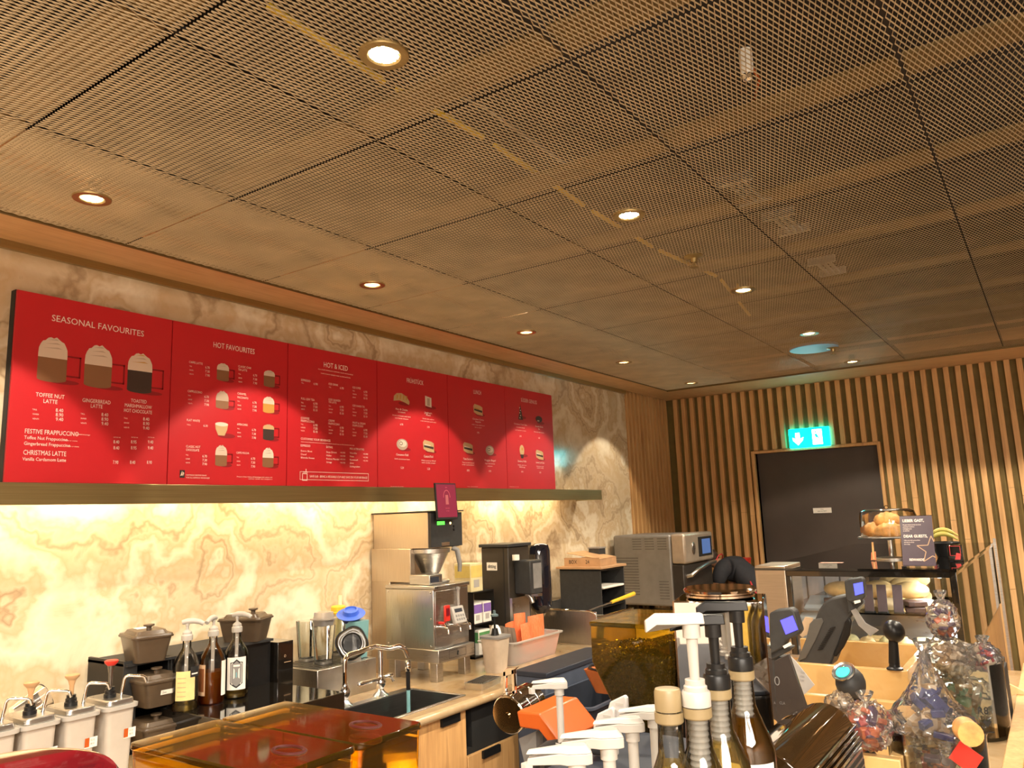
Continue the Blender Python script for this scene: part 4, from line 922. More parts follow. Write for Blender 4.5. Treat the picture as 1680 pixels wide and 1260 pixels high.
# ---- clear tub with coffee packets
t = T('plastic_tub', 'translucent white tub full of orange packets on the worktop', 'tub', (0, 0, CT))
a_ = P(795, 1093, z=CT); b_ = P(912, 1063, z=CT); 
tx0, ty0, tx1, ty1 = 3.86, 2.70, 4.40, 2.955
m = M(); m.frus(tx1-tx0-.06, ty1-ty0-.05, tx1-tx0, ty1-ty0, 0, .13, ((tx0+tx1)/2, (ty0+ty1)/2, 0), 1, .03); m.frus(tx1-tx0-.07, ty1-ty0-.06, tx1-tx0-.012, ty1-ty0-.012, .004, .13, ((tx0+tx1)/2, (ty0+ty1)/2, 0), 1, .03); O('tub_wall', m, K['frost'], t)
m = M()
n0 = len(m.v); m.frus(tx1-tx0+.03, ty1-ty0+.03, tx1-tx0+.034, ty1-ty0+.034, .128, .136, ((tx0+tx1)/2, (ty0+ty1)/2, 0), 0, .04)
m.frus(tx1-tx0-.012, ty1-ty0-.012, tx1-tx0-.012, ty1-ty0-.012, .128, .136, ((tx0+tx1)/2, (ty0+ty1)/2, 0), 0, .035)
k_ = 20; m.f += [[n0+k_+i, n0+k_+(i+1) % k_, n0+3*k_+(i+1) % k_, n0+3*k_+i] for i in range(k_)]; O('rim', m, K['white'], t)
random.seed(8)
def packet(x, y, rz, tilt, w, h, label, mat, zb=.02):
    t = T('coffee_packet', label, 'packet', (x, y, CT+zb), rz, 'packets in the plastic tub')
    m = M(); nx, nz = 6, 8; vs = []
    for s_ in (-1, 1):
        for j in range(nz+1):
            for i in range(nx+1):
                u, v = i/nx, j/nz; th = .016*sin(pi*u)**.6*sin(pi*v)**.6+.001
                vs.append(Rx(tilt) @ Vector(((u-.5)*w, s_*th+.003*sin(7*u+5*v), v*h)))
    q = (nx+1)*(nz+1); fs = []
    for s_ in range(2):
        for j in range(nz):
            for i in range(nx):
                a = s_*q+j*(nx+1)+i; fs.append([a, a+1, a+nx+2, a+nx+1])
    m.add(vs, fs); O('packet_body', m, mat, t)
    return t
PKO = wood('orange_packet', [(.62, .10, .03), (.78, .18, .06), (.80, .30, .16)], (60, 60, 9), .45); PKS = plain('silver_packet', (.55, .47, .40), .3, .6)
for x, y, rz, tl, w, h, lab, mt in ((4.08, 2.90, .25, .1, .17, .20, 'orange packet leaning at the back left of the tub', PKO), (4.19, 2.88, -.2, .0, .10, .24, 'tallest orange packet standing in the middle of the tub', PKO),
    (4.17, 2.80, .1, -.15, .13, .185, 'orange packet at the front middle of the tub', PKO), (4.31, 2.83, -.15, -.05, .15, .215, 'orange packet at the right end of the tub', PKO)):
    packet(x, y, rz, tl, w, h, lab, mt)
for q in range(4):
    packet(3.93+q*.045, 2.85, pi/2-.35, -.12-.03*q, .15, .20-.006*q, ('first', 'second', 'third', 'fourth')[q]+' silver grey packet counted from the left end of the tub', PKS)

# ---- steel ice bin, small white box
t = T('ice_bin', 'open stainless steel bin with rounded rim right of the packets', 'bin', (4.72, 2.62, CT))
m = M(); m.box(0, .006, 0, .62, 0, .215); m.box(.006, .56, 0, .006, 0, .175); m.box(.006, .56, .614, .62, 0, .215); m.box(.554, .56, .006, .614, 0, .12); m.box(.006, .554, .006, .614, 0, .008); O('bin_wall', m, K['steelx'], t, .002)
m = M(); m.tube([(0, .62, .218), (0, .05, .218), (0, .01, .20), (.006, 0, .178), (.55, 0, .178)], .006, 8); m.tube([(0, .62, .218), (.56, .62, .218)], .006, 8); O('rim', m, K['chrome'], t)
t = T('white_box', 'small white box of wipes against the wall behind the steel bin', 'box', (4.95, 3.26, CT))
m = M(); m.box(0, .22, 0, .12, 0, .27); O('box_body', m, K['white'], t, .004); m = M(); m.box(-.004, .224, -.004, .124, .27, .285); O('lid', m, K['paper'], t, .003)
# ---- black rack with cardboard, yellow tongs
t = T('black_rack', 'charcoal open shelf unit beside the oven', 'rack', (5.32, 2.90, CT))
m = M(); m.box(0, .01, 0, .36, .0, .44); m.box(.38, .39, 0, .36, 0, .44); m.box(0, .39, 0, .36, .43, .445); m.box(.01, .38, .35, .36, 0, .43); O('casing', m, K['char'], t, .002)
m = M(); [m.box(.01, .38, .005, .35, z, z+.006) for z in (.02, .16, .29)]; o = O('shelf', m, K['black'], t)
m = M(); m.box(.02, .36, -.01, .20, .297, .312); tag(O('white_plate', m, K['paper'], None, .004, loc=(5.32, 2.90, CT)), 'white folded paper on the upper shelf of the charcoal rack', 'paper')
m = M(); m.box(-.02, .40, -.02, .38, .445, .462); tag(O('cardboard_sheet', m, K['tanbox'], None, .002, loc=(5.32, 2.90, CT)), 'flat cardboard sheet on top of the charcoal rack', 'cardboard')
t = T('pizza_box', 'torn open cardboard box with dark lettering on the charcoal rack', 'box', (5.36, 2.92, CT+.463), radians(6))
m = M(); m.box(0, .34, 0, .30, 0, .004); m.box(0, .34, 0, .004, .004, .05); m.box(.0, .004, .004, .3, .004, .065); m.box(.336, .34, .004, .3, .004, .05); O('box_tray', m, K['tanbox'], t)
m = M(); m.box(0, .34, 0, .004, 0, .28, Rx(radians(-80)), (0, .0, .055)); o = O('flap', m, K['tanbox'], t)
e = TX((-.001, .26, .02), (0, -1, 0), (0, 0, 1)); e.t('BOX', 0, 0, .03); e.t('24', .14, 0, .03); O('box_lettering', e, K['blk'], t, smooth=False)
t = T('black_carton', 'small dark box behind the torn cardboard on the rack', 'box', (5.62, 3.06, CT+.463))
m = M(); m.box(0, .10, 0, .10, 0, .12); O('box_body', m, K['char'], t, .003); m = M(); m.box(-.004, .104, -.004, .104, .12, .13); O('lid', m, K['grey'], t)
t = T('yellow_tongs', 'bright yellow handled tool leaning against the oven foot', 'tool', (0, 0, 0))
a_ = P(1003, 988, y=2.72); b_ = P(1040, 974, y=2.72); m = M(); m.tube([a_, b_], [.012, .016], 8); O('grip', m, K['yellow'], t); m = M(); m.tube([a_+(a_-b_)*.9, a_], .006, 8); O('blade', m, K['steel'], t)
# ---- speed oven
t = T('oven', 'grey speed oven with louvred side and silver door handle', 'oven', (6.43, 2.70, CT))
m = M(); m.box(0, .66, .10, .66, .05, .655); O('body', m, K['oven'], t, .02)
m = M(); m.box(-.003, .663, -.005, .10, .07, .40); O('door', m, plain('oven_door', (.05, .042, .035), .3, .3), t, .01)
m = M(); m.box(-.004, .664, -.03, .10, .405, .66); o = O('control_panel', m, plain('champagne_panel', (.50, .42, .33), .35, .5), t, .02)
m = M(); m.box(.30, .62, -.033, -.030, .45, .62); O('screen_bezel', m, K['blk'], o); m = M(); m.box(.38, .58, -.0345, -.033, .47, .60); O('screen', m, emit('oven_screen', (.05, .09, .20), .55), o)
m = M(); m.lathe([(0, .0), (.05, .0), (.052, .004), (.046, .008), (0, .008)], (.18, -.031, .53), 24, R=Rx(pi/2), sx=.7); O('badge', m, K['steel'], o)
m = M(); m.tube([(.06, -.0, .30), (.06, -.05, .31), (.14, -.075, .35), (.40, -.085, .39), (.60, -.06, .39), (.60, 0, .38)], .017, 10); O('door_handle', m, K['steel'], t)
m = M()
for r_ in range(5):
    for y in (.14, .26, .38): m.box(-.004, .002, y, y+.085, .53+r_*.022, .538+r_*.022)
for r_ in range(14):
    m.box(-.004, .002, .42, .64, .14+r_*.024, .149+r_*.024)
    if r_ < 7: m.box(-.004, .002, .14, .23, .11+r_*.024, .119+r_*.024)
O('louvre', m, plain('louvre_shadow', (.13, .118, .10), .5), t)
for x, y in ((.05, .14), (.61, .14), (.05, .6), (.61, .6)): m = M(); m.cyl((x, y, 0), (x, y, .052), .025); O('foot', m, K['black'], t)
m = M(); m.lathe([(0, 0), (.012, .0), (.012, .006), (0, .006)], (0, .02, .16), 10, R=Ry(-pi/2)); m.lathe([(0, 0), (.012, .0), (.012, .006), (0, .006)], (0, .02, .10), 10, R=Ry(-pi/2)); O('hinge_bolt', m, K['blk'], t)

# ---- barista bending towards the oven
def skin(name, verts, edges, radii, mat, parent, root=0, sub=2):
    me = bpy.data.meshes.new(name); me.from_pydata(verts, edges, []); me.update()
    o = bpy.data.objects.new(name, me); COL.objects.link(o); o.parent = parent
    md = o.modifiers.new('skin', 'SKIN'); md.use_smooth_shade = True
    sv = me.skin_vertices[0].data
    for i, r in enumerate(radii): sv[i].radius = r if isinstance(r, tuple) else (r, r); sv[i].use_root = (i == root)
    if sub: s_ = o.modifiers.new('sub', 'SUBSURF'); s_.levels = sub; s_.render_levels = sub
    dg = bpy.context.evaluated_depsgraph_get(); ev = bpy.data.meshes.new_from_object(o.evaluated_get(dg))
    o.modifiers.clear(); o.data = ev; ev.name = name; ev.materials.clear(); ev.materials.append(mat); ev.shade_smooth(); return o
pr = T('person', 'person in dark grey shirt with red apron straps bending low beside the oven', 'person', (7.52, 2.365, 0)); pr.scale = (.95, .84, .975)
V = [(0, .0, .93), (0, .12, 1.04), (0, .27, 1.13), (0, .40, 1.155), (0, .48, 1.165), (0, .55, 1.18), (0, .615, 1.19), (0, .66, 1.175),
     (-.10, .40, 1.15), (-.19, .41, 1.12), (-.23, .46, .92), (-.17, .60, .78), (-.165, .66, .75), (.10, .40, 1.15), (.19, .41, 1.12), (.23, .46, .92), (.17, .60, .80), (.165, .66, .77),
     (-.10, -.03, .86), (-.11, .04, .50), (-.11, -.05, .10), (-.11, .08, .04), (.10, -.03, .86), (.11, .04, .50), (.11, -.05, .10), (.11, .08, .04)]
E_ = [(0, 1), (1, 2), (2, 3), (3, 4), (4, 5), (5, 6), (6, 7), (3, 8), (8, 9), (9, 10), (10, 11), (11, 12), (3, 13), (13, 14), (14, 15), (15, 16), (16, 17), (0, 18), (18, 19), (19, 20), (20, 21), (0, 22), (22, 23), (23, 24), (24, 25)]
Rr = [(.12, .09), (.12, .085), (.12, .085), (.11, .08), .06, .056, .082, .070, .075, .068, .050, .037, .030, .075, .068, .050, .037, .030, .085, .06, .042, .035, .085, .06, .042, .035]
lift = lambda q: [(x, y, z+(.16*max(0, y) if z > .6 else 0)) for x, y, z in q]
body = skin('body', lift(V), E_, Rr, K['skin'], pr, 0)
def fingers(bx, s_, z0):
    for q in range(4):
        a = Vector((bx+(q-1.5)*.018, .685+.010*(q in (1, 2)), z0))
        skin('finger', [a-Vector((0, .03, -.012)), a+Vector((0, .018, -.012)), a+Vector((0, .035, -.032)), a+Vector((0, .036, -.052))], [(0, 1), (1, 2), (2, 3)], [.0095, .009, .0085, .007], K['skin'], body, 0, 1)
    a = Vector((bx-s_*.030, .655, z0)); skin('thumb', [a+Vector((s_*.018, -.015, 0)), a, a+Vector((-s_*.012, .026, -.014))], [(0, 1), (1, 2)], [.011, .010, .008], K['skin'], body, 0, 1)
fingers(-.165, -1, .850); fingers(.165, 1, .870)
V2 = [(0, -.03, .94), (0, .06, 1.02), (0, .15, 1.075), (0, .27, 1.14), (0, .40, 1.17), (0, .45, 1.17), (-.10, .40, 1.16), (-.19, .41, 1.13), (-.23, .455, .97), (.10, .40, 1.16), (.19, .41, 1.13), (.23, .455, .97)]
o = skin('shirt', lift(V2), [(0, 1), (1, 2), (2, 3), (3, 4), (4, 5), (4, 6), (6, 7), (7, 8), (4, 9), (9, 10), (10, 11)], [(.17, .14), (.17, .135), (.175, .135), (.18, .135), (.16, .125), .088, .105, .092, .078, .105, .092, .078], K['shirt'], pr, 0); o['label'] = 'dark grey shirt'
V3 = [(0, -.01, .95), (-.10, -.04, .84), (-.11, .04, .50), (-.11, -.05, .10), (.10, -.04, .84), (.11, .04, .50), (.11, -.05, .10)]
skin('trousers', V3, [(0, 1), (1, 2), (2, 3), (0, 4), (4, 5), (5, 6)], [(.18, .15), .12, .085, .065, .12, .085, .065], K['black'], pr, 0)
for x in (-.11, .11):
    m = M(); m.ball((x, .03, .035), (.05, .13, .04)); m.box(x-.045, x+.045, -.08, .14, 0, .02); O('shoe', m, K['black'], pr)
m = M(); m.ball((0, .605, 1.312), (.088, .10, .088), 20, 14, lambda d: 1+.04*noise.noise(d*5)); m.ball((0, .545, 1.305), (.06, .045, .05), 14, 10); O('hair', m, K['hair'], pr)
for s_ in (-1, 1): m = M(); m.ball((s_*.030, .695, 1.255), .011, 10, 8); O('eye', m, K['paper'], pr)
m = M(); m.prism([(-.012, .685, 1.230), (.012, .685, 1.230), (0, .715, 1.235)], (0, .004, .014)); O('nose', m, K['skin'], pr)
m = M(); m.box(-.02, .02, .670, .678, 1.206, 1.212); O('mouth', m, K['terra'], pr)
for s_ in (-1, 1): m = M(); m.ball((s_*.088, .60, 1.277), (.010, .022, .032), 10, 8); O('ear', m, K['skin'], pr)
m = M(); m.tube([(.185*cos(a), .035+.10*sin(a)+.0, 1.0+.150*sin(a)) for a in [2*pi*i/28 for i in range(28)]], .010, 8, True); o = O('apron_tie', m, K['strap'], pr); o['label'] = 'red apron tie'
m = M(); m.tube([(-.10, .50, 1.28), (-.06, .475, 1.332), (0, .465, 1.345), (.06, .475, 1.332), (.10, .50, 1.28)], .007, 8); o = O('apron_strap', m, K['strap'], pr); o['label'] = 'red apron strap'
c = P(1214, 920, x=7.87); t = T('red_container', 'bright red bin on a stand behind the bending person', 'container', (7.87, c.y, 0))
m = M(); m.frus(.12, .15, .14, .20, 1.10, c.z+.03, r=.02); O('bin_body', m, K['red'], t, .004); m = M(); m.box(-.06, .06, -.07, .07, 0, 1.10); O('stand', m, K['char'], t)
# ================================================================== customer bar on the right
BT = 1.0; YB = .215
t = T('bar_counter', 'customer bar with pale stone top along the right side', 'counter', (0, 0, 0))
m = M(); m.box(.2, 4.19, YB, 1.16, BT-.04, BT); O('stone_top', m, K['marble'], t, .004)
m = M(); m.box(.25, 4.18, .26, 1.12, 0, BT-.04); O('bar_body', m, K['oak'], t)
t = T('wood_ledge', 'oak fascia ledge along the customer edge of the bar', 'ledge', (0, 0, 0))
m = M(); m.box(.2, 4.19, YB-.05, YB-.001, 0, BT+.035); O('fascia_board', m, K['oak'], t, .003)
m = M(); m.prism([P(1634, 1150, x=3.52), P(1650, 1120, x=3.52), (3.52, YB-.05, BT+.036), (3.52, YB, BT+.036)], (.02, 0, 0)); O('end_block', m, K['oakx'], t)
# honey coloured stone troughs round the tills
def trough(name, label, x0, x1, y0, y1, h):
    t = T(name, label, 'stone tray', (x0, y0, BT), 0, 'honey stone trays round the tills')
    w, d = x1-x0, y1-y0
    m = M(); m.box(0, .03, 0, d, 0, h); O('near_wall', m, K['honey'], t, .003)
    m = M(); m.box(w-.03, w, 0, d, 0, h); O('far_wall', m, K['honey'], t, .003)
    m = M(); m.box(.03, w-.03, 0, .03, 0, h); O('customer_wall', m, K['honey'], t, .003)
    m = M(); m.box(.03, w-.03, .03, d, 0, .012); O('tray_floor', m, K['honey'], t); return t
trough('stone_tray', 'honey coloured stone tray holding the till with the raised screen, before the display case', 3.36, 4.0, .545, 1.10, .12)
trough('stone_tray', 'honey coloured stone tray around the nearer till, holding the green lit scanner', 2.22, 2.86, .40, .825, .12)

# ---- display case
X0, X1, Y0, Y1, Z1 = 4.22, 6.78, .43, 1.37, 1.43
t = T('display_case', 'glass pastry display case with black frame and lit shelves', 'display case', (0, 0, 0))
m = M(); m.box(X0, X1, Y0+.01, Y1, 0, .985); O('case_base', m, K['oak'], t)
m = M(); m.box(X0, X1, Y0+.01, Y1, .985, 1.0); O('case_deck', m, K['steel'], t)
fr = M(); b_ = .028
for x in (X0, X1-b_):
    fr.box(x, x+b_, Y0, Y0+b_, 1.0, Z1-.012); fr.box(x, x+b_, Y0+b_, 1.21, Z1-.04, Z1-.012)
fr.box(X0+b_, X1-b_, Y0, Y0+.012, Z1-.03, Z1-.012); fr.box(X0, X0+.02, 1.185, 1.21, 1.0, Z1-.04)
O('black_frame', fr, K['gloss'], t, .002)
m = M(); m.box(X0, X0+.30, 1.211, Y1, 1.0, Z1+.012); o = O('end_cabinet', m, brushed('champagne_steel', (.58, .50, .40), .35), t, .004); 
m = M(); m.box(X0-.002, X0, 1.225, 1.355, 1.0, Z1-.03); O('cabinet_door', m, brushed('champagne_door', (.52, .45, .36), .35), o)
m = M(); m.box(X0+.30, X1, 1.30, Y1, 1.0, Z1-.012); O('back_doors', m, plain('grey_back', (.32, .29, .26), .4), t)
m = M(); [m.box(X0+.30+q*.42, X0+.315+q*.42, 1.292, 1.30, 1.0, Z1-.02) for q in range(6)]; O('door_rail', m, K['steeld'], t)
m = M(); m.box(X0-.004, X1, Y0-.004, Y1, Z1-.0115, Z1); O('top_glass', m, glassy('dark_top_glass', (.30, .30, .30), rough=.02, ior=1.7, diff=.12, dcol=(.06, .055, .05)), t)
m = M(); m.box(X0+.008, X0+.014, Y0+b_, 1.185, 1.0, Z1-.04); O('end_glass', m, K['glass'], t)
m = M(); m.box(X0+b_, X1-b_, Y0+.004, Y0+.010, 1.0, Z1-.03); O('front_glass', m, K['glass'], t)
m = M(); m.box(X0+.05, X1-.05, Y0+.10, 1.28, 1.205, 1.213); O('glass_shelf', m, K['jar'], t)
m = M(); m.box(X0+.05, X1-.05, .50, .515, Z1-.045, Z1-.03); O('light_tube', m, emit('case_tube', (.95, .97, 1.0), 3), t)
light('case_light', 'AREA', (5.3, .56, Z1-.05), 5, (.92, .96, 1.0), t, shape='RECTANGLE', size=2.2, size_y=.05)
light('case_light', 'AREA', (5.3, .62, 1.20), 3.0, (.92, .96, 1.0), t, shape='RECTANGLE', size=2.2, size_y=.05)
m = M(); m.box(X1-.02, X1+.0, Y0-.022, Y0-.004, 0, Z1+.03); O('corner_post', m, K['steel'], t)
# pastries
random.seed(3)
def pastry(name, label, cat, loc, r, mat, group, rz=0, twist=.0):
    t = None
    m = M(); m.ball((0, 0, r[2]), r, 18, 12, lambda d: (1+.05*noise.noise(d*2.5+Vector(loc)*3))*(1+twist*sin(9*d.x*r[0]/max(r)*2)) if True else 1)
    o = O(name, m, mat); o.location = loc; o.rotation_euler = (0, 0, rz); return tag(o, label, cat, group)
SH = 1.2132
spots = [(4.44, .99, .0, 'left end'), (4.46, .83, .3, 'middle'), (4.47, .67, -.2, 'right end')]
for q, (x, y, a, nm) in enumerate(spots): pastry('bread_roll', 'golden oval bread roll at the '+nm+' of the upper front row in the case', 'bread', (x, y, SH+.052), (.095, .072, .042), K['bun'], 'rolls on the upper case shelf', a+1.3)
for q, (x, y, nm) in enumerate([(4.42, .90, 'left'), (4.42, .76, 'middle'), (4.43, .62, 'right')]): pastry('pale_roll', 'pale bread roll lying under the golden rolls, '+nm+' one', 'bread', (x, y, SH), (.085, .068, .030), plain('pale_crust_%d' % q, (.80, .60, .34), .5, var=.15), 'pale rolls on the upper case shelf', 1.2)
for q in range(5): pastry('bread_roll', 'golden bread roll farther back on the upper case shelf, number %d from the front' % (q+1), 'bread', (4.72+q*.22, .80+.10*(q % 2), SH), (.09, .075, .05), K['bun'], 'rolls on the upper case shelf', q)
for q, (x, y, nm) in enumerate([(4.36, 1.02, 'left of the price tags'), (4.36, .64, 'right of the price tags')]):
    t = T('brownie_stack', 'stack of dark chocolate slices '+nm, 'cake', (x, y, SH), .2*q, 'chocolate slices on the upper case shelf')
    for k in range(2): m = M(); m.box(-.05, .05, -.045, .045, .002+k*.028, .027+k*.028, Rz(.25*k)); O('slice', m, K['choc'], t, .005)
TAGM = plain('plum_tag', (.10, .065, .075), .4)
for q, (px, nm) in enumerate([(1430, 'first'), (1452, 'second'), (1478, 'third')]):
    c = P(px, 1032, x=4.29); t = T('price_tag', 'tall dark price tag seen from behind, '+nm+' from the left in the case', 'price tag', (4.29, c.y, SH), 0, 'dark price tags in the case')
    m = M(); m.box(0, .004, -.022, .022, .006, .135, Ry(radians(8))); O('tag_card', m, TAGM, t, .001); m = M(); m.box(-.01, .03, -.022, .022, 0, .006); O('tag_foot', m, K['blk'], t)
for q in range(7):
    t = None
    pastry('filled_roll', 'pale green filled roll on the lower case deck, number %d from the left' % (q+1), 'sandwich', (4.40+.05*(q % 2), 1.06-q*.088, 1.0005), (.075, .043, .040), plain('herb_roll_%d' % q, (.66, .58, .30) if q % 2 else (.70, .48, .22), .5, var=.35, sc=30), 'filled rolls on the lower case deck', .2)
for q in range(2):
    m = M(); m.box(-.08, .08, -.10, .10, 0, .045); o = O('waffle_cake', m, K['bun'], None, .008); o.location = (4.62, .60+q*.24, 1.0005); tag(o, ('right', 'left')[q]+' one of two flat golden cakes behind the filled rolls', 'cake', 'flat cakes on the lower case deck')
t = T('paper_stack', 'pale blue bag of tongs and papers at the left inside the case', 'paper bag', (4.36, 1.13, 1.0005))
m = M(); m.box(-.03, .25, -.05, .05, 0, .20, Ry(radians(-18))); O('bag_body', m, plain('pale_blue_bag', (.42, .52, .62), .5), t, .01)
# on top of the case
ZT = Z1+.0005
t = T('cake_stand', 'cake stand with clear dome of croissants on the display case', 'cake stand', (4.95, .815, ZT))
m = M(); m.lathe([(0, 0), (.09, 0), (.09, .008), (.018, .014), (.014, .02), (.014, .105), (.03, .115), (.165, .118), (.17, .122), (.165, .128), (0, .128)], n=36); O('stand_plate', m, K['steel'], t)
m = M(); m.lathe([(.150, .129), (.150, .245), (.142, .268), (.12, .280), (0, .283)], n=40); m.f = [f for f in m.f if len(f) == 4]; O('dome', m, K['glass'], t)
m = M(); m.ball((0, 0, .290), .012, 12, 8); O('dome_knob', m, K['glass'], t)
def croissant(label, loc, rz, tilt=0.0):
    m = M(); pts = []; rs = []
    for i in range(15):
        a = radians(-75+150*i/14); pts.append(Vector((.062*sin(a), .045*cos(a)-.03, .034))); u = abs(i-7)/7
        rs.append((.036*(1-u**1.6)+.008)*(1+.13*(i % 2)))
    m.tube(pts, rs, 12); o = O('croissant', m, K['crust']); o.location = loc; o.rotation_euler = (tilt, 0, rz); o.scale = (1.12, 1, 1); return tag(o, label, 'croissant', 'croissants under the dome')
croissant('golden croissant on top of the others under the clear dome', (4.93, .81, ZT+.185), 1.45)
croissant('golden croissant at the front under the clear dome', (4.885, .80, ZT+.1285), 1.75)
croissant('golden croissant at the left under the clear dome', (4.97, .89, ZT+.1285), 1.4)
croissant('golden croissant at the right under the clear dome', (4.99, .755, ZT+.1285), 1.7)
a_, b_, c_, d_ = [P(px, py, x=4.33) for px, py in ((1481, 922), (1535, 921), (1512, 843), (1459, 844))]
t = T('acrylic_sign', 'plum guest notice in a slanted clear stand on the display case', 'sign', (4.33, (a_.y+b_.y)/2, ZT))
hw = abs(a_.y-b_.y)/2; R_ = Matrix.Rotation(radians(14), 3, 'Y') @ Matrix.Rotation(radians(0), 3, 'X'); H_ = .245
cz = a_.z-ZT+.012
sh = (c_.y+d_.y)/2-(a_.y+b_.y)/2
m = M(); m.box(-.05, .10, -hw, hw, .0, .008); O('sign_foot', m, K['glass'], t); 
U_ = Vector((0, -1, 0)); V_ = Vector((.26, .0, 1)).normalized()
e = TX((-.002, 0, .010), U_, V_, .0); e.N = Vector((-.001, 0, 0)); nrm = U_.cross(V_).normalized()
m = M(); m.prism([Vector((0, s_*hw, .009))+V_*v for s_, v in ((1, 0), (-1, 0), (-1, H_), (1, H_))], -nrm*.004); o = O('notice', m, K['purple'], t)
m = M(); m.prism([Vector((0, s_*(hw+.004), .0085))+V_*v for s_, v in ((1, 0), (-1, 0), (-1, H_+.004), (1, H_+.004))], nrm*-.0085); m.xf(Matrix.Identity(3), -nrm*.005); O('acrylic', m, K['glass'], t)
e = TX((0, 0, .009), U_, V_, .0); e.N = nrm*.0008
e.t('LIEBER GAST,', -hw+.012, H_-.030, .014, 'l', .85, True)
for q in range(4): e.t(('Mit jedem Einkauf sammeln Sie Sterne', 'und erhalten kostenlose', 'Lieblingsgetraenke', 'ab sofort hier')[q], -hw+.012, H_-.047-q*.010, .0055, 'l', .7)
e.t('DEAR GUESTS,', -hw+.012, H_-.108, .014, 'l', .85, True)
for q in range(3): e.t(('Collect stars with every purchase', 'and enjoy free drinks', 'ask us today')[q], -hw+.012, H_-.124-q*.010, .0055, 'l', .7)
e.t('REWARDS', -hw+.03, .022, .012, 'l', .85, True); O('notice_lettering', e, K['ink'], o, smooth=False)
e = TX((0, 0, .009), U_, V_, .0); e.N = nrm*.0008
st = [(hw*.85+hw*.95*(1 if i % 2 == 0 else .42)*sin(pi*i/5), .075+hw*.95*(1 if i % 2 == 0 else .42)*cos(pi*i/5)) for i in range(10)]
for i in range(10):
    (u0, v0), (u1, v1) = st[i], st[(i+1) % 10]
    if max(u0, u1) > hw: 
        if min(u0, u1) > hw: continue
        k_ = (hw-u0)/(u1-u0); m_ = (hw, v0+(v1-v0)*k_)
        if u0 > hw: u0, v0 = m_
        else: u1, v1 = m_
    if min(v0, v1) < 0: continue
    dx, dy = v1-v0, u0-u1; L_ = sqrt(dx*dx+dy*dy) or 1; dx *= .002/L_; dy *= .002/L_
    e.poly([(u0-dx, v0-dy), (u1-dx, v1-dy), (u1+dx, v1+dy), (u0+dx, v0+dy)])
O('star_outline', e, K['goldink'], o, smooth=False)
e = TX((4.60, 1.13, ZT+.0002), (0, -1, 0), (1, 0, 0), .001); e.rect(0, .12, 0, .05); tag(O('paper_note', e, plain('pink_note', (.55, .30, .22), .7), smooth=False), 'small pinkish paper note lying flat on the dark case top', 'note')
# black banana basket and things behind the sign
t = T('fruit_basket', 'black wire basket behind the guest notice holding bananas', 'basket', (5.10, .56, ZT))
m = M(); m.lathe([(.04, 0), (.075, .075), (.078, .078), (.072, .075), (.036, .006)], n=14); O('basket_wall', m, K['black'], t)
m = M(); m.tube([(0, 0, .005)]+[(0, 0, .01)], .02, 8); m.tube([(.075*cos(a), .075*sin(a), .08) for a in [2*pi*i/20 for i in range(20)]], .006, 8, True); O('basket_rim', m, K['black'], t)
for q, nm in enumerate(('upper', 'lower')):
    m = M(); pts = [Vector((0, (.07-.15*i/9), .0+.035*sin(pi*i/9))) for i in range(10)]; m.tube(pts, [.003, .007, .011, .012, .013, .013, .012, .010, .006, .004], 8)
    o = O('banana', m, plain('banana_%d' % q, (.33, .28, .05), .5)); o.location = (5.10-.02*q, .565, ZT+.118-.022*q); tag(o, nm+' banana lying across the black basket', 'banana', 'bananas in the basket')
t = T('card_holder', 'small black and red card holder on the case corner behind the notice', 'card holder', (4.75, .475, ZT))
m = M(); m.box(-.01, .02, -.035, .035, 0, .085); O('holder', m, K['gloss'], t, .003); e = TX((-.0105, .025, .01), (0, -1, 0), (0, 0, 1)); e.frame(0, .05, .02, .07, .002); e.poly([(.02, 0), (.045, 0), (.05, .03), (.03, .035)]); O('holder_print', e, K['strap'], t, smooth=False)
t = T('tasting_spoon', 'small orange and wood serving tool leaning on the cake stand stem', 'tool', (4.80, .885, ZT))
m = M(); m.tube([(0, 0, .005), (.02, 0, .10)], .006, 8); O('grip', m, K['oak'], t); m = M(); m.prism([(-.004, -.014, .003), (-.004, .014, .003), (.006, .010, .045), (.006, -.014, .05)], (.004, 0, 0)); O('blade', m, K['terra'], t)

# ---- till with customer screen, far
def px_prism(pts, x, dx, mat, name, parent, bev=.004):
    m = M(); m.prism([P(a, b, x=x) for a, b in pts], (dx, 0, 0)); o = O(name, m, mat, None, bev)
    o.parent = parent; o.matrix_parent_inverse = Matrix.Translation(parent.location).inverted(); return o
t = T('till', 'dark till terminal with small blue screen raised above its back, by the display case', 'till', (3.68, .80, BT+.0125), 0, 'dark tills on the bar')
px_prism([(1308, 1092), (1322, 1050), (1344, 1000), (1352, 988), (1362, 982), (1392, 975), (1402, 978), (1410, 994), (1392, 1018), (1381, 1045), (1362, 1094)], 3.66, .14, K['char'], 'terminal_body', t, .008)
px_prism([(1323, 1046), (1328, 1024), (1335, 1016), (1348, 1014), (1351, 1020), (1338, 1050), (1322, 1080), (1308, 1085)], 3.655, .004, K['grey2'] if 'grey2' in K else plain('dark_panel', (.075, .073, .068), .5), 'side_panel', t, .002)
g = px_prism([(1386, 1020), (1394, 1013), (1397, 1022), (1394, 1042), (1384, 1062), (1372, 1078), (1366, 1076), (1378, 1050)], 3.64, .02, K['black'], 'card_slot', t, .006)
m = M(); 
for q in range(11):
    u = q/10; c = P(1346+(1366-1346)*u, 1066+(1031-1066)*u, x=3.655); m.tube([c+Vector((0, .012, -.002)), c+Vector((0, -.012, .006))], .0022, 6)
o = O('vent_ribs', m, K['black']); o.parent = t; o.matrix_parent_inverse = Matrix.Translation(t.location).inverted()
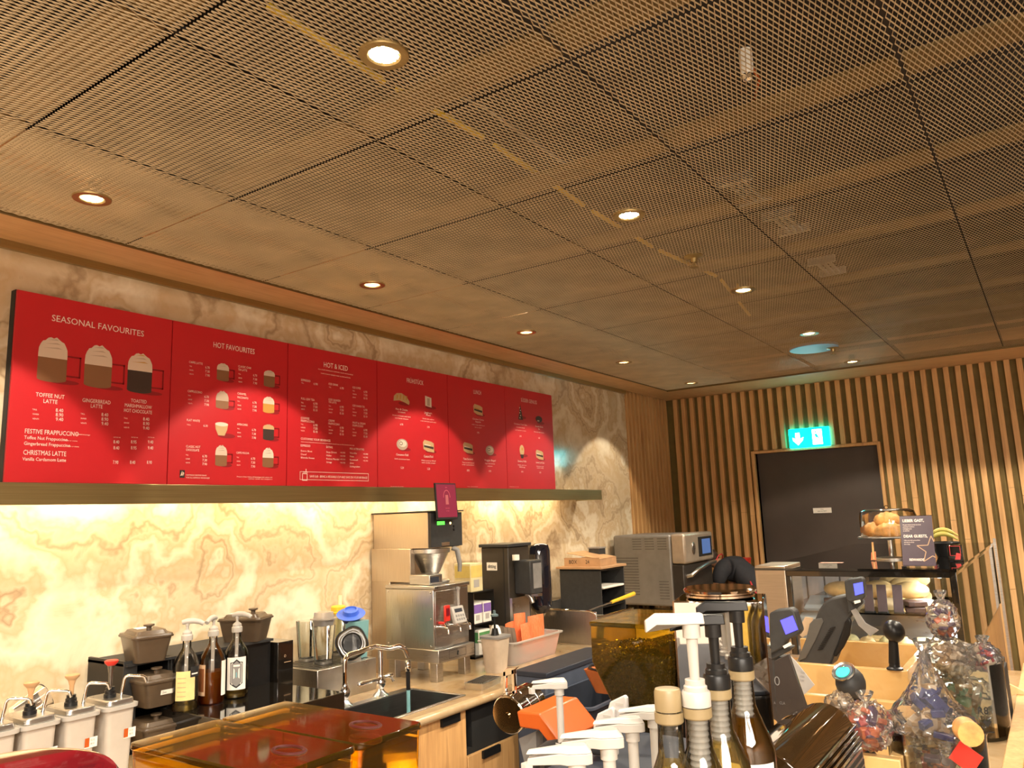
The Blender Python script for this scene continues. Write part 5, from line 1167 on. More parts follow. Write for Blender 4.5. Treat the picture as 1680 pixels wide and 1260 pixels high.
px_prism([(1390, 985), (1400, 988), (1416, 984), (1416, 990), (1404, 1000), (1392, 1006)], 3.62, .02, K['char'], 'screen_arm', t, .003)
h = px_prism([(1385, 954), (1391, 950), (1412, 947), (1417, 951), (1419, 980), (1414, 985), (1394, 988), (1388, 984)], 3.56, .05, K['char'], 'screen_housing', t, .005)
px_prism([(1400, 958), (1415, 955), (1417, 973), (1403, 977)], 3.558, .002, emit('blue_screen', (.06, .07, .95), 1.1), 'blue_screen', t, 0)
px_prism([(1401, 986), (1411, 984), (1412, 988), (1402, 991)], 3.556, .002, K['paper'], 'small_sticker', t, 0)
px_prism([(1396, 1002), (1404, 998), (1420, 1022), (1442, 1034), (1428, 1044), (1408, 1026)], 3.60, .004, K['grey'], 'card_reader', t, .001)
m = M(); c = P(1400, 1088, x=3.70); m.frus(.18, .20, .15, .17, 0, .03, (0, c.y-.80, 0), r=.03); O('till_foot', m, K['slateb'], t)
px_prism([(1308, 1036), (1321, 1012), (1334, 1014), (1326, 1040), (1316, 1046)], 3.82, .006, plain('buff_card', (.55, .40, .26), .7), 'buff_slip', t, 0)
# ---- nearer till: blue screen, dark card board and receipts
t = T('till', 'nearer till with tilted blue screen beside the chrome tower', 'till', (2.97, .93, BT), 0, 'dark tills on the bar')
px_prism([(1262, 1006), (1272, 1001), (1296, 998), (1303, 1003), (1313, 1036), (1308, 1043), (1290, 1050), (1285, 1062), (1262, 1075)], 2.970, .06, K['char'], 'screen_housing', t, .006)
px_prism([(1280, 1018), (1300, 1010), (1309, 1033), (1289, 1041)], 2.967, .003, emit('blue_screen_near', (.07, .06, .95), 1.1), 'blue_screen', t, 0)
px_prism([(1284, 1060), (1297, 1053), (1299, 1058), (1287, 1064)], 2.967, .003, K['paper'], 'small_sticker', t, 0)
px_prism([(1262, 1073), (1286, 1060), (1300, 1062), (1296, 1068), (1264, 1084)], 2.990, .05, K['char'], 'till_neck', t, .004)
m = M(); m.box(.06, .12, -.03, .03, 0, .20); m.box(0, .18, -.09, .09, 0, .02); O('till_foot', m, K['char'], t, .004)
t = T('card_board', 'tall dark brown display board leaning by the chrome tower', 'display board', (2.42, .80, BT+.0))
m = M(); m.prism([P(a, b, x=2.42) for a, b in ((1270, 1085), (1294, 1073), (1323, 1158), (1278, 1192), (1278, 1260))], (.012, 0, 0)); o = O('board', m, plain('board_brown', (.042, .032, .027), .4), None, .001); o.parent = t; o.matrix_parent_inverse = Matrix.Translation(t.location).inverted()
e = TX((2.4185, 0, 0), (0, -1, 0), (0, 0, 1), .001); c = P(1275, 1117, x=2.4185); e.ring(-c.y, c.z, .008, .013, .003, 18); c = P(1279, 1155, x=2.4185); e.t('CLA', -c.y, c.z, .008); o = O('board_mark', e, K['grey'], None, 0, False); o.parent = t; o.matrix_parent_inverse = Matrix.Translation(t.location).inverted()
t = T('receipt', 'grey printed receipt slips hanging behind the dark board', 'receipt', (2.60, .75, BT+.12))
m = M(); m.prism([P(a, b, x=2.60) for a, b in ((1294, 1074), (1306, 1086), (1336, 1124), (1319, 1140), (1309, 1110))], (.006, 0, 0)); o = O('slip', m, plain('grey_slip', (.36, .34, .32), .8), None); o.parent = t; o.matrix_parent_inverse = Matrix.Translation(t.location).inverted()
e = TX((2.599, 0, 0), (0, -1, -.25), (0, -.25, 1), .001); c = P(1311, 1116, x=2.599); e.o = Vector((2.599, c.y, c.z)); [e.t('12.80', 0, q*.012, .006) for q in range(3)]; o = O('slip_print', e, K['grey'], None, 0, False); o.parent = t; o.matrix_parent_inverse = Matrix.Translation(t.location).inverted()

# ---- scanners
def scanner_far():
    c = P(1468, 1096, x=3.375); t = T('scanner', 'black ball headed barcode scanner on a stand at the far stone tray', 'scanner', (c.x, c.y, BT+.1205), 0, 'barcode scanners')
    top = P(1465, 1042, x=c.x)-t.location; m = M(); m.lathe([(0, 0), (.03, 0), (.029, .005), (.020, .010), (.018, .02), (0, .02)], n=20)
    O('stand_base', m, K['black'], t); m = M(); m.tube([(0, 0, .02), Vector((.0, top.y*.5, top.z*.55)), top], [.020, .018, .016], 12); O('grip', m, K['black'], t)
    m = M(); R_ = Rx(radians(-25)); m.ball((0, 0, 0), (.045, .038, .042), 20, 14); m.xf(R_, top+Vector((0, -.005, .015))); O('scanner_head', m, K['black'], t, 0)
scanner_far()
c = P(1398, 1140, x=2.62); t = T('scanner', 'grey barcode scanner with a green lit top standing by the candy bags', 'scanner', (2.62, c.y, BT+.012), 0, 'barcode scanners')
top = P(1395, 1120, x=2.62)-t.location
m = M(); m.lathe([(0, 0), (.05, 0), (.045, .012), (.02, .03), (.018, .05), (0, .05)], n=20); m.tube([(0, 0, .03), top-Vector((0, 0, .03))], [.022, .028], 12); O('stand', m, K['black'], t)
m = M(); R_ = Ry(radians(-38)) @ Rx(radians(-12)); m.ball((0, 0, 0), (.050, .043, .052), 20, 14, lambda d: 1-.10*max(0, d.z)); m.xf(R_, top); O('scanner_head', m, K['char'], t)
tp = top+R_ @ Vector((-.0, 0, .0475))
m = M(); m.lathe([(.028, 0), (.034, .004), (.036, 0)], n=28); m.f.pop(); m.f.pop(); m.xf(R_, tp); O('ring', m, K['steel'], t)
m = M(); m.lathe([(0, .003), (.027, .0015), (.028, -.003)], n=28); m.xf(R_, tp); o = O('top_plate', m, K['slateb'], t)
m = M(); m.prism([(.021*cos(a)-.004, .021*sin(a), .0035) for a in [radians(40+280*i/16) for i in range(17)]], (0, 0, .001)); m.xf(R_, tp); O('green_light', m, emit('scanner_green', (.0, .62, .30), 1.0), o)
m = M(); m.ball((.016, 0, .005), .005, 10, 8); m.xf(R_, tp); O('indicator', m, K['chrome'], o)

# ---- candy bags and jars
def bag(label, c, r, seed, mats, group, film=True, neck=None, rz=0, cone=0.0):
    t = T('candy_bag', label, 'candy bag', c, rz, group); random.seed(seed)
    fn = lambda d: 1+.20*noise.noise(d*2.6+Vector((seed, 0, 0)))+.16*abs(noise.noise(d*6+Vector((0, seed, 0))))+.07*noise.noise(d*15+Vector((0, seed, 0)))-.08
    m = M(); m.ball((0, 0, r[2]), r, 44, 30, fn)
    if cone: m.v = [(x*(1-cone*max(0, (z-r[2]*.9)/r[2])**.7), y*(1-cone*max(0, (z-r[2]*.9)/r[2])**.7), z if z < r[2] else r[2]+(z-r[2])*(1+cone)) for x, y, z in m.v]; r = (r[0], r[1], r[2])
    if neck:
        h2 = r[2]*(2+cone); m.lathe([(.012, h2*.86), (.008, h2*.95), (.012, h2*.99), (.030, h2+neck*.6), (.036, h2+neck), (.024, h2+neck*.7)], n=14, sx=1, sy=.6); m.f = [f for f in m.f if len(f) == 4]
    O('bag_film', m, K['film'], t)
    m = M(); k = 0
    for q in range(75):
        a = random.uniform(0, 2*pi); u = random.uniform(0, .72); z = random.uniform(.25, 1.60)*r[2]; w = sqrt(max(.05, 1-((z-r[2])/r[2])**2))*.66*(1-cone*max(0, (z-r[2])/r[2])*.8)
        s_ = random.uniform(.30, .62)*min(r); R_ = Matrix.Rotation(random.uniform(0, 6), 3, Vector((random.random()-.5, random.random()-.5, random.random()-.5)).normalized())
        m.cur = random.randrange(len(mats)); m.box(-s_*.6, s_*.6, -s_*.35, s_*.35, -s_*.2, s_*.2, R_, (r[0]*w*u*cos(a), r[1]*w*u*sin(a), z))
    o = O('sweets', m, mats, t, .002); o['kind'] = 'stuff'; return t
CR = plain('red_sweet', (.24, .012, .012), .3); CO = plain('orange_sweet', (.38, .07, .012), .3); CP = plain('purple_sweet', (.045, .015, .06), .3); CC = plain('cookie_piece', (.24, .14, .055), .7, var=.3); CB = plain('blue_sweet', (.025, .03, .11), .3); CG = plain('green_sweet', (.07, .17, .10), .4); CWH = plain('cream_sweet', (.38, .29, .20), .5)
def pj(px, py, x): return P(px, py, x=x)
def jar(label, c, r, h):
    t = T('glass_jar', label, 'jar', c, 0, 'glass jars on the bar')
    m = M(); m.lathe([(0, 0), (r*.94, 0), (r, .01), (r, h-.01), (r*1.02, h), (r*.97, h-.002), (r*.965, .012), (0, .008)], n=40); O('jar_wall', m, K['jar'], t)
    return t
J1 = Vector((3.05, .335, BT)); J2 = Vector((2.36, .335, BT))
j = jar('large glass jar of cookie bags with handwritten marks, the farther of two', J1, .125, .23)
e = TX((0, 0, 0), (1, 0, 0), (0, 0, 1), .0); f0 = radians(214)
def cyl_text(e, r, a0): e.v = [(r*cos(a0+v[0]/r), r*sin(a0+v[0]/r), v[2]) for v in e.v]; return e
e.t('R8', -.012, .085, .022, 'c', 1.0, True); e.poly([(-.016, .062), (-.010, .070), (-.003, .064), (.004, .070), (.010, .062), (-.003, .046)]); e.rect(-.02, .016, .030, .033)
O('jar_writing', cyl_text(e, .1265, f0), K['blk'], j, smooth=False)
j2 = jar('nearer glass jar of wrapped sweets cut by the bottom edge', J2, .115, .17)
KB = 'cookie bags in and on the far jar'; KS = 'sweet bags in and on the near jar'
bag('crinkled bag of golden cookies filling the lower far jar', J1+Vector((0, 0, .012)), (.105, .105, .085), 1, [CC, CC, CWH, CG], KB)
bag('crinkled bag of golden cookie triangles rising out of the far jar', J1+Vector((.01, .03, .165)), (.095, .09, .065), 2, [CC, CC, CWH], KB)
bag('tall bag of striped dark and copper sweets standing on the far jar', J1+Vector((.03, .035, .285)), (.055, .055, .065), 3, [CO, CP, CWH, CP], KB, neck=.03)
bag('bag of red and white wrapped sweets at the right top of the far jar', J1+Vector((.0, -.075, .195)), (.06, .055, .045), 4, [CR, CWH, CP], KB, neck=.02)
bag('bag with a tall twisted neck and a cinnamon roll on the near jar', J2+Vector((.02, .01, .12)), (.12, .105, .085), 5, [CC, CB, CC, CWH], KS, neck=.03, cone=.8)
bag('shiny bag of orange and purple sweets left of the near jar', Vector((2.262, .475, BT+.1205)), (.070, .062, .062), 6, [CO, CP, CR, CWH], KS, neck=.02)
bag('bag of red and brown sweets inside the near jar', J2+Vector((0, 0, .012)), (.095, .095, .06), 7, [CR, CO, CB, CP], KS)
bag('silvery crumpled bag behind the shiny hood', Vector((2.36, .56, BT+.118)), (.045, .05, .06), 9, [CWH, CC], 'loose bags on the bar')
m = M(); R_ = Rz(.5) @ Ry(radians(-12)); m.lathe([(0, 0), (.026, 0), (.028, .004), (.028, .055), (0, .058)], n=20, R=Rz(radians(200)) @ Ry(radians(90))); o = O('cake_roll', m, K['crust']); o.location = (2.25, .235+.02, BT+.205); tag(o, 'brown cake roll poking out of the near jar bags', 'cake')
m = M(); m.box(-.004, .004, -.028, .028, -.025, .025, Rx(radians(35))); o = O('red_tag', m, K['red']); o.location = J2+Vector((-.10, -.075, .135)); tag(o, 'bright red wrapped square on the rim of the near jar', 'sweet')
t = T('dark_box', 'dark leaning box with printed picture right of the far jar', 'box', (3.30, .245, BT))
m = M(); m.box(-.10, .10, -.022, .022, 0, .17); m.box(-.09, .09, -.018, .018, .17, .19); O('box_body', m, K['blackm'], t, .003); e = TX((-.1012, .018, .03), (0, -1, 0), (0, 0, 1)); e.poly([(.004, .02), (.02, .08), (.03, .12), (.03, .06)]); O('box_print', e, K['goldink'], t, smooth=False)
t = T('acrylic_block', 'blurred pale acrylic block with wooden top at the right picture edge', 'block', (2.30, .035, 0))
m = M(); m.box(-.25, .35, -.10, .07, 0, 1.07); O('acrylic_body', m, plain('pale_grey_blue', (.34, .35, .36), .25), t, .004); m = M(); m.box(-.25, .35, -.10, .07, 1.07, 1.095); O('wood_top', m, K['oakx'], t, .003)
# ================================================================== foreground: espresso machines, hoppers, bottles
BY2 = 1.56
m = M(); m.box(.2, 1.32, 1.161, BY2, BT-.04, BT); tag(O('bar_extension', m, K['marble'], None, .004), 'stone topped extension of the bar under the amber hoppers', 'counter')
# near machine with two amber hoppers
t = T('espresso_machine', 'dark espresso machine body carrying the two amber hoppers', 'espresso machine', (.62, .97, BT))
m = M(); m.box(0, .60, 0, .50, .02, .205); O('machine_body', m, K['gloss'], t, .012); m = M(); m.box(.02, .58, .02, .48, 0, .02); O('machine_foot', m, K['black'], t)
def hopper(name, label, x0, x1, y0, y1, z0, z1, mat, taper=(1, 1), rim=True, bev=.006, split=.35):
    t = T(name, label, 'bean hopper', ((x0+x1)/2, (y0+y1)/2, z0), 0, 'bean hoppers')
    w, d, h = x1-x0, y1-y0, z1-z0; a, b = taper; zc = h*split if a < 1 else 0
    m = M()
    if a < 1:
        m.frus(w*a, d*b, w, d, 0, zc, cap=0, r=.012); m.frus(w, d, w, d, zc, h-.012, cap=0, r=.012)
    else: m.frus(w*.96, d*.97, w, d, 0, h-.012, cap=1, r=.012)
    O('hopper_wall', m, mat, t)
    m = M(); m.frus(w+.006, d+.006, w+.006, d+.006, h-.012, h, r=.014); o = O('hopper_lid', m, mat, t, .003)
    return t, w, d, h, zc, o
for x0, x1, lab in ((.995, 1.152, 'amber bean hopper with flat lid, right one by the sink'), (.81, .985, 'amber bean hopper with flat lid, left one beside the dark red disc')):
    t, w, d, h, zc, o = hopper('bean_hopper', lab, x0, x1, 1.02, 1.403, BT+.2055, 1.38, K['amber'])
    m = M(); m.tube([(.020*cos(a)+.015, .032*sin(a)-.11, h-.001) for a in [2*pi*i/28 for i in range(28)]], .004, 8, True); O('lid_handle', m, K['handle'] if 'handle' in K else plain('red_brown_handle', (.05, .006, .005), .5, spec=.2), o)
    m = M(); m.frus(w*.99, d*.99, w*1.0, d*1.0, h-.028, h-.022, cap=0, r=.012); O('rim_line', m, K['smoke'], t)
t = T('round_lid', 'dark red glossy round lid at the lower left corner', 'lid', (.625, 1.438, BT+.2055))
m = M(); m.lathe([(0, .0), (.145, .0), (.160, -.003), (.165, -.010), (.162, -.030), (.150, -.034), (0, -.034)], n=56); m.xf(Matrix.Rotation(radians(6.5), 3, Vector((.89, -.45, 0))), (0, 0, .150)); O('lid_disc', m, K['wine'], t)
m = M(); m.lathe([(.135, .0), (.14, .09)], n=40); O('lid_drum', m, K['gloss'], t)
# far machine: smoky hopper full of beans, chrome tower, shiny hood
t = T('espresso_machine', 'espresso machine with mirror chrome tower and rounded shiny brown hood', 'espresso machine', (0, 0, 0))
m = M(); m.box(1.96, 2.54, .872, 1.13, BT+.0, 1.165); O('machine_body', m, K['gloss'], t, .01)
tn = Vector((1.940, .851, 0)); tf = Vector((1.998, .634, 0)); dp_ = Vector((.966, .258, 0)).normalized()*.185; fa_ = -dp_.normalized()
m = M(); m.prism([tn+Vector((0, 0, BT)), tf+Vector((0, 0, BT)), tf+Vector((0, 0, 1.518)), tn+Vector((0, 0, 1.518))], dp_); O('chrome_tower', m, K['mirror'], t, .004)
COP = plain('copper_edge', (.22, .12, .06), .12, .9)
for q in (tn+(tf-tn)*.985, tn):
    m = M(); a_ = q+fa_*.003; b_ = a_+(tf-tn)*.015; m.prism([a_+Vector((0, 0, BT)), b_+Vector((0, 0, BT)), b_+Vector((0, 0, 1.518)), a_+Vector((0, 0, 1.518))], fa_*-.003); O('tower_edge', m, COP, t)
lc = (tn+tf)/2+dp_*.5
m = M(); m.lathe([(0, 1.519), (.084, 1.519), (.089, 1.522), (.089, 1.527), (.080, 1.529), (.080, 1.532), (.093, 1.534), (.095, 1.540), (.090, 1.545), (0, 1.546)], lc, 64); O('tower_lid', m, plain('copper_chrome', (.55, .43, .33), .10, 1.0), t)
def px_poly(pts, x, dx, mat, name, parent, bev=0.0):
    m = M(); m.prism([P(a, b, x=x) for a, b in pts], (dx, 0, 0)); return O(name, m, mat, parent, bev)
hood = [(1282, 1180), (1300, 1168), (1320, 1158), (1334, 1153), (1348, 1152), (1362, 1155), (1376, 1162), (1388, 1172), (1398, 1186), (1405, 1202), (1410, 1220), (1414, 1240), (1420, 1275), (1300, 1290)]
BRN = N('brown_gloss'); BRN.set(col=(.035, .018, .006), rough=.06, coat=.8, metal=.35); BRN = BRN.m
px_poly(hood, 1.93, -.42, BRN, 'hood', t, .004)
for q, (px, py) in enumerate(((1401, 1190), (1405, 1199), (1408, 1208), (1411, 1218))):
    c = P(px, py, x=1.93); m = M(); m.box(1.52, 1.92, c.y-.006, c.y-.001, c.z-.003, c.z+.004); O('chrome_strip', m, K['chrome'], t, .001)
c0, c1 = P(1412, 1224, x=1.93), P(1419, 1268, x=1.93)
m = M(); m.prism([(1.52, c0.y-.001, c0.z), (1.52, c1.y-.001, c1.z), (1.92, c1.y-.001, c1.z), (1.92, c0.y-.001, c0.z)], (0, -.004, 0)); g = O('grille_plate', m, K['steel'], t)
m = M(); 
for i in range(30):
    for j in range(3): z = c0.z+(c1.z-c0.z)*(.2+.28*j); y = c0.y+(c1.y-c0.y)*(.2+.28*j); m.box(1.535+i*.0126+(.007 if j % 2 else 0), 1.545+i*.0126+(.007 if j % 2 else 0), y-.0060, y-.0048, z-.005, z+.005)
O('grille_hole', m, K['blk'], g)
t, w, d, h, zc, o = hopper('bean_hopper', 'smoky amber bean hopper full of coffee beans beside the chrome tower', 1.98, 2.28, .875, 1.125, 1.166, 1.45, K['smoke'], (.55, .62), split=.62)
m = M(); m.frus(.10, .14, .15, .15, -.001, .004); m.box(-.06, -.045, -.115, -.02, .04, .075); O('slide_handle', m, K['black'], t)
hx, hy = 2.13, 1.0
beans = M(); random.seed(5)
def hsize(z):
    k = z-1.166
    return (w*(.55+.45*min(1, k/zc)), d*(.62+.38*min(1, k/zc)))
def topz(x, y): return 1.355+.055*((hy+.12-y)/.25)+.012*noise.noise(Vector((x*12, y*12, 0)))
def bean(p, s=1.0):
    R_ = Matrix.Rotation(random.uniform(0, 6.28), 3, Vector((random.uniform(-1, 1), random.uniform(-1, 1), random.uniform(-1, 1))).normalized())
    k = len(beans.v); beans.ball((0, 0, 0), (.0068*s, .0048*s, .0038*s), 7, 4); beans.xf(R_, p, k)
fill = M(); za, zb = 1.18, 1.340
for z0, z1 in ((za, 1.166+zc), (1.166+zc, zb)):
    a, b = hsize(z0), hsize(z1); fill.frus(a[0]-.030, a[1]-.030, b[0]-.030, b[1]-.030, z0, z1, (hx, hy, 0), r=.008)
k = len(fill.v); nx = 14
fill.add([(hx-.128+.256*i/nx, hy-.103+.206*j/nx, topz(hx-.128+.256*i/nx, hy-.103+.206*j/nx)-.006) for j in range(nx+1) for i in range(nx+1)], [[j*(nx+1)+i, j*(nx+1)+i+1, (j+1)*(nx+1)+i+1, (j+1)*(nx+1)+i] for j in range(nx) for i in range(nx)])
ring = [(i, 0) for i in range(nx)]+[(nx, j) for j in range(nx)]+[(i, nx) for i in range(nx, 0, -1)]+[(0, j) for j in range(nx, 0, -1)]
fill.add([(hx-.128+.256*i/nx, hy-.103+.206*j/nx, z) for z in (zb-.03,) for i, j in ring]+[(hx-.128+.256*i/nx, hy-.103+.206*j/nx, topz(hx-.128+.256*i/nx, hy-.103+.206*j/nx)-.006) for i, j in ring], [[q, (q+1) % len(ring), (q+1) % len(ring)+len(ring), q+len(ring)] for q in range(len(ring))])
for q in range(700):
    x, y = hx+random.uniform(-.135, .135), hy+random.uniform(-.11, .11); bean((x, y, topz(x, y)))
for q in range(1500):
    z = random.uniform(1.19, 1.42); sx, sy = hsize(z); f_ = random.random()
    if f_ < .55: x = hx-sx/2+.009; y = hy+random.uniform(-.5, .5)*(sy-.018)
    elif f_ < .8: y = hy-sy/2+.009; x = hx+random.uniform(-.5, .5)*(sx-.018)
    else: y = hy+sy/2-.009; x = hx+random.uniform(-.5, .5)*(sx-.018)
    if z < topz(x, y): bean((x, y, z), 1.1)
o = O('coffee_beans', fill, K['bean']); tag(o, 'dark roasted coffee beans heaped inside the smoky hopper', 'coffee beans', None, 'stuff')
ob = O('bean_layer', beans, K['bean'], o)

# ---- chrome dispenser with orange chute
t = T('cup_dispenser', 'chrome drum with upright slotted lever and bent orange chute', 'dispenser', (1.62, 1.12, BT))
c = P(834, 1173, x=1.62); e2 = c+Vector((.105, .004, .010)); ax = (e2-c).normalized()
m = M(); m.cyl(c, e2, .046, n=36); m.cyl(c+ax*.035, c+ax*.040, .0475, n=36); m.cyl(c+ax*.075, c+ax*.080, .0475, n=36); o = O('drum', m, K['chrome'], None, .003); o.parent = t; o.matrix_parent_inverse = Matrix.Translation(t.location).inverted()
def loc_(o, t): o.parent = t; o.matrix_parent_inverse = Matrix.Translation(t.location).inverted(); return o
m = M(); m.cyl(c-ax*.004, c, .042, n=36); m.cyl(c-ax*.008, c-ax*.003, .007, n=14); loc_(O('drum_cap', m, plain('gold_chrome', (.62, .50, .32), .08, 1.0)), t)
m = M(); a1, a2, a3, a4 = [P(px, py, x=1.64) for px, py in ((825, 1148), (825, 1102), (843, 1098), (845, 1142))]
th = Vector((.006, -.002, 0))
m.prism([a1, a2, a2.lerp(a3, .25), a1.lerp(a4, .25)], th); m.prism([a1.lerp(a4, .75), a2.lerp(a3, .75), a3, a4], th); m.prism([a1.lerp(a2, .82), a2, a3, a4.lerp(a3, .82)], th); m.prism([a1, a1.lerp(a2, .22), a4.lerp(a3, .22), a4], th); m.prism([a2, P(831, 1096, x=1.64), P(849, 1094, x=1.64), a3], th); loc_(O('lever', m, K['chrome'], None, .001), t)
leg = [P(a, b, x=1.66) for a, b in ((851, 1212), (879, 1200), (882, 1265), (866, 1275))]; m = M(); m.prism(leg+[Vector((1.66, leg[2].y-.0, BT)), Vector((1.66, leg[3].y, BT))][:0], (.03, 0, 0)); l0, l1 = leg[2], leg[3]; m.box(1.66, 1.69, min(l0.y, l1.y), max(l0.y, l1.y), BT+.0, max(l0.z, l1.z)); loc_(O('leg', m, plain('grey_leg', (.20, .20, .195), .4)), t)
oc = [(845, 1171), (878, 1153), (912, 1160), (955, 1196), (966, 1206), (935, 1216), (918, 1218), (884, 1172), (880, 1199), (851, 1194)]
m = M(); up_ = [P(a, b, x=1.60) for a, b in ((847, 1167), (885, 1171), (921, 1219), (905, 1226), (884, 1199), (852, 1194))]; m.prism(up_, (.10, -.045, .022)); m.prism([P(a, b, x=1.60) for a, b in ((905, 1226), (921, 1219), (966, 1208), (985, 1214), (960, 1228), (912, 1236))], (.02, -.01, -.004)); o = loc_(O('chute', m, K['orange'], None, .004), t); o['label'] = 'orange plastic chute'
t = T('hose', 'dark grey rubber hose curving below the orange chute', 'hose', (0, 0, 0))
m = M(); m.tube([P(870, 1275, x=1.50), P(880, 1240, x=1.50), P(900, 1226, x=1.50), P(935, 1222, x=1.50), P(990, 1228, x=1.50)], .014, 10); O('hose_tube', m, K['char'], t)
# ---- pump caddy
t = T('pump_caddy', 'black caddy with flat dark lid holding the white syrup pumps', 'caddy', (.86, .565, BT))
m = M(); m.box(0, .88, 0, .36, 0, .235); O('caddy_body', m, K['black'], t, .008); m = M(); m.box(.06, .872, .01, .35, .235, .247); m.box(.05, .88, .004, .010, .235, .242); O('caddy_lid', m, K['slate'], t, .004)
lft = -ri; lft = Vector((lft.x, lft.y, 0)).normalized()
def pump(label, px, py, dist, zb, sc=1.0, dirv=None):
    d_ = (fw*FPX+ri*(px-CW/2)-up*(py-CH/2)).normalized()*dist; c = Vector((d_.x, d_.y, d_.z+EYE))
    t = T('syrup_pump', label, 'syrup pump', (c.x, c.y, zb), 0, 'white syrup pumps'); H = c.z-zb; a = math.atan2(lft.y, lft.x) if dirv is None else dirv; R_ = Rz(a)
    m = M(); pts = [(-.018, -.009), (-.012, -.013), (.012, -.013), (.020, -.008), (.058, -.0055), (.060, .0055), (.020, .008), (.012, .013), (-.012, .013), (-.018, .009)]
    def lev(z0, z1, k0, k1): m.add([R_ @ Vector((x*sc*(k0 if x < .021 else 1), y*sc*k0, z0)) for x, y in pts]+[R_ @ Vector((x*sc*(k1 if x < .021 else .96), y*sc*k1, z1-(.004*sc if x > .05 else 0))) for x, y in pts], [list(range(10))[::-1], [i+10 for i in range(10)]]+[[i, (i+1) % 10, (i+1) % 10+10, i+10] for i in range(10)])
    lev(H-.006*sc, H+.006*sc, 1, 1); lev(H+.0062*sc, H+.014*sc, 1, .66)
    m.prism([R_ @ Vector((x*sc, y*sc, H-.004*sc)) for x, y in ((.052, -.0055), (.060, -.0055), (.066, 0), (.060, .0055), (.052, .0055))], (0, 0, -.012*sc)); O('pump_head', m, K['white'], t, .001)
    m = M(); m.cyl((0, 0, H-.020*sc), (0, 0, H-.004), .0105*sc); m.cyl((0, 0, 0), (0, 0, H-.018*sc), .0078*sc); O('stem', m, K['white'], t)
    m = M(); m.lathe([(0, 0), (.019*sc, 0), (.019*sc, .012*sc), (.013*sc, .016*sc), (.013*sc, .024*sc), (0, .024*sc)], n=18); O('collar', m, K['white'], t); return t
CZ = BT+.2472
pump('white syrup pump farthest from the viewer, alone before the slate bin', 917, 1124, 1.80, CZ, 1.0)
pump('white syrup pump standing just left of the khaki capped bottle', 1072, 1172, 1.42, CZ, 1.0)
pump('white syrup pump second from the khaki capped bottle', 1037, 1192, 1.36, CZ, 1.05)
pump('white syrup pump third from the khaki capped bottle', 998, 1216, 1.24, CZ, 1.18)
pump('white syrup pump nearest the bottom edge over the hose', 946, 1242, 1.14, BT+.2353, 1.12)
for q, (px, py) in enumerate(((987, 1176), (1000, 1160))):
    c = P(px, py, x=1.52); t = T('scoop_handle', ('front', 'rear')[q]+' one of two pale grey flat scoop handles behind the white pumps', 'scoop', (1.52+.02*q, c.y, CZ), 0, 'flat scoops in the caddy')
    H = c.z-CZ; m = M(); m.prism([(0, .022, H*0+.0), (0, .022, H*.75), (0, .010, H+.005), (0, -.025, H+.022), (0, -.030, H+.016), (0, -.030, H-.002), (0, -.002, H*.6), (0, .0, 0)], (.012, 0, 0)); O('handle_plate', m, plain('pale_grey_%d' % q, (.55, .52, .50), .4), t, .003)
    m = M(); m.box(-.001, .013, -.022, -.004, H+.0, H+.005); O('ridge', m, K['white'], t)

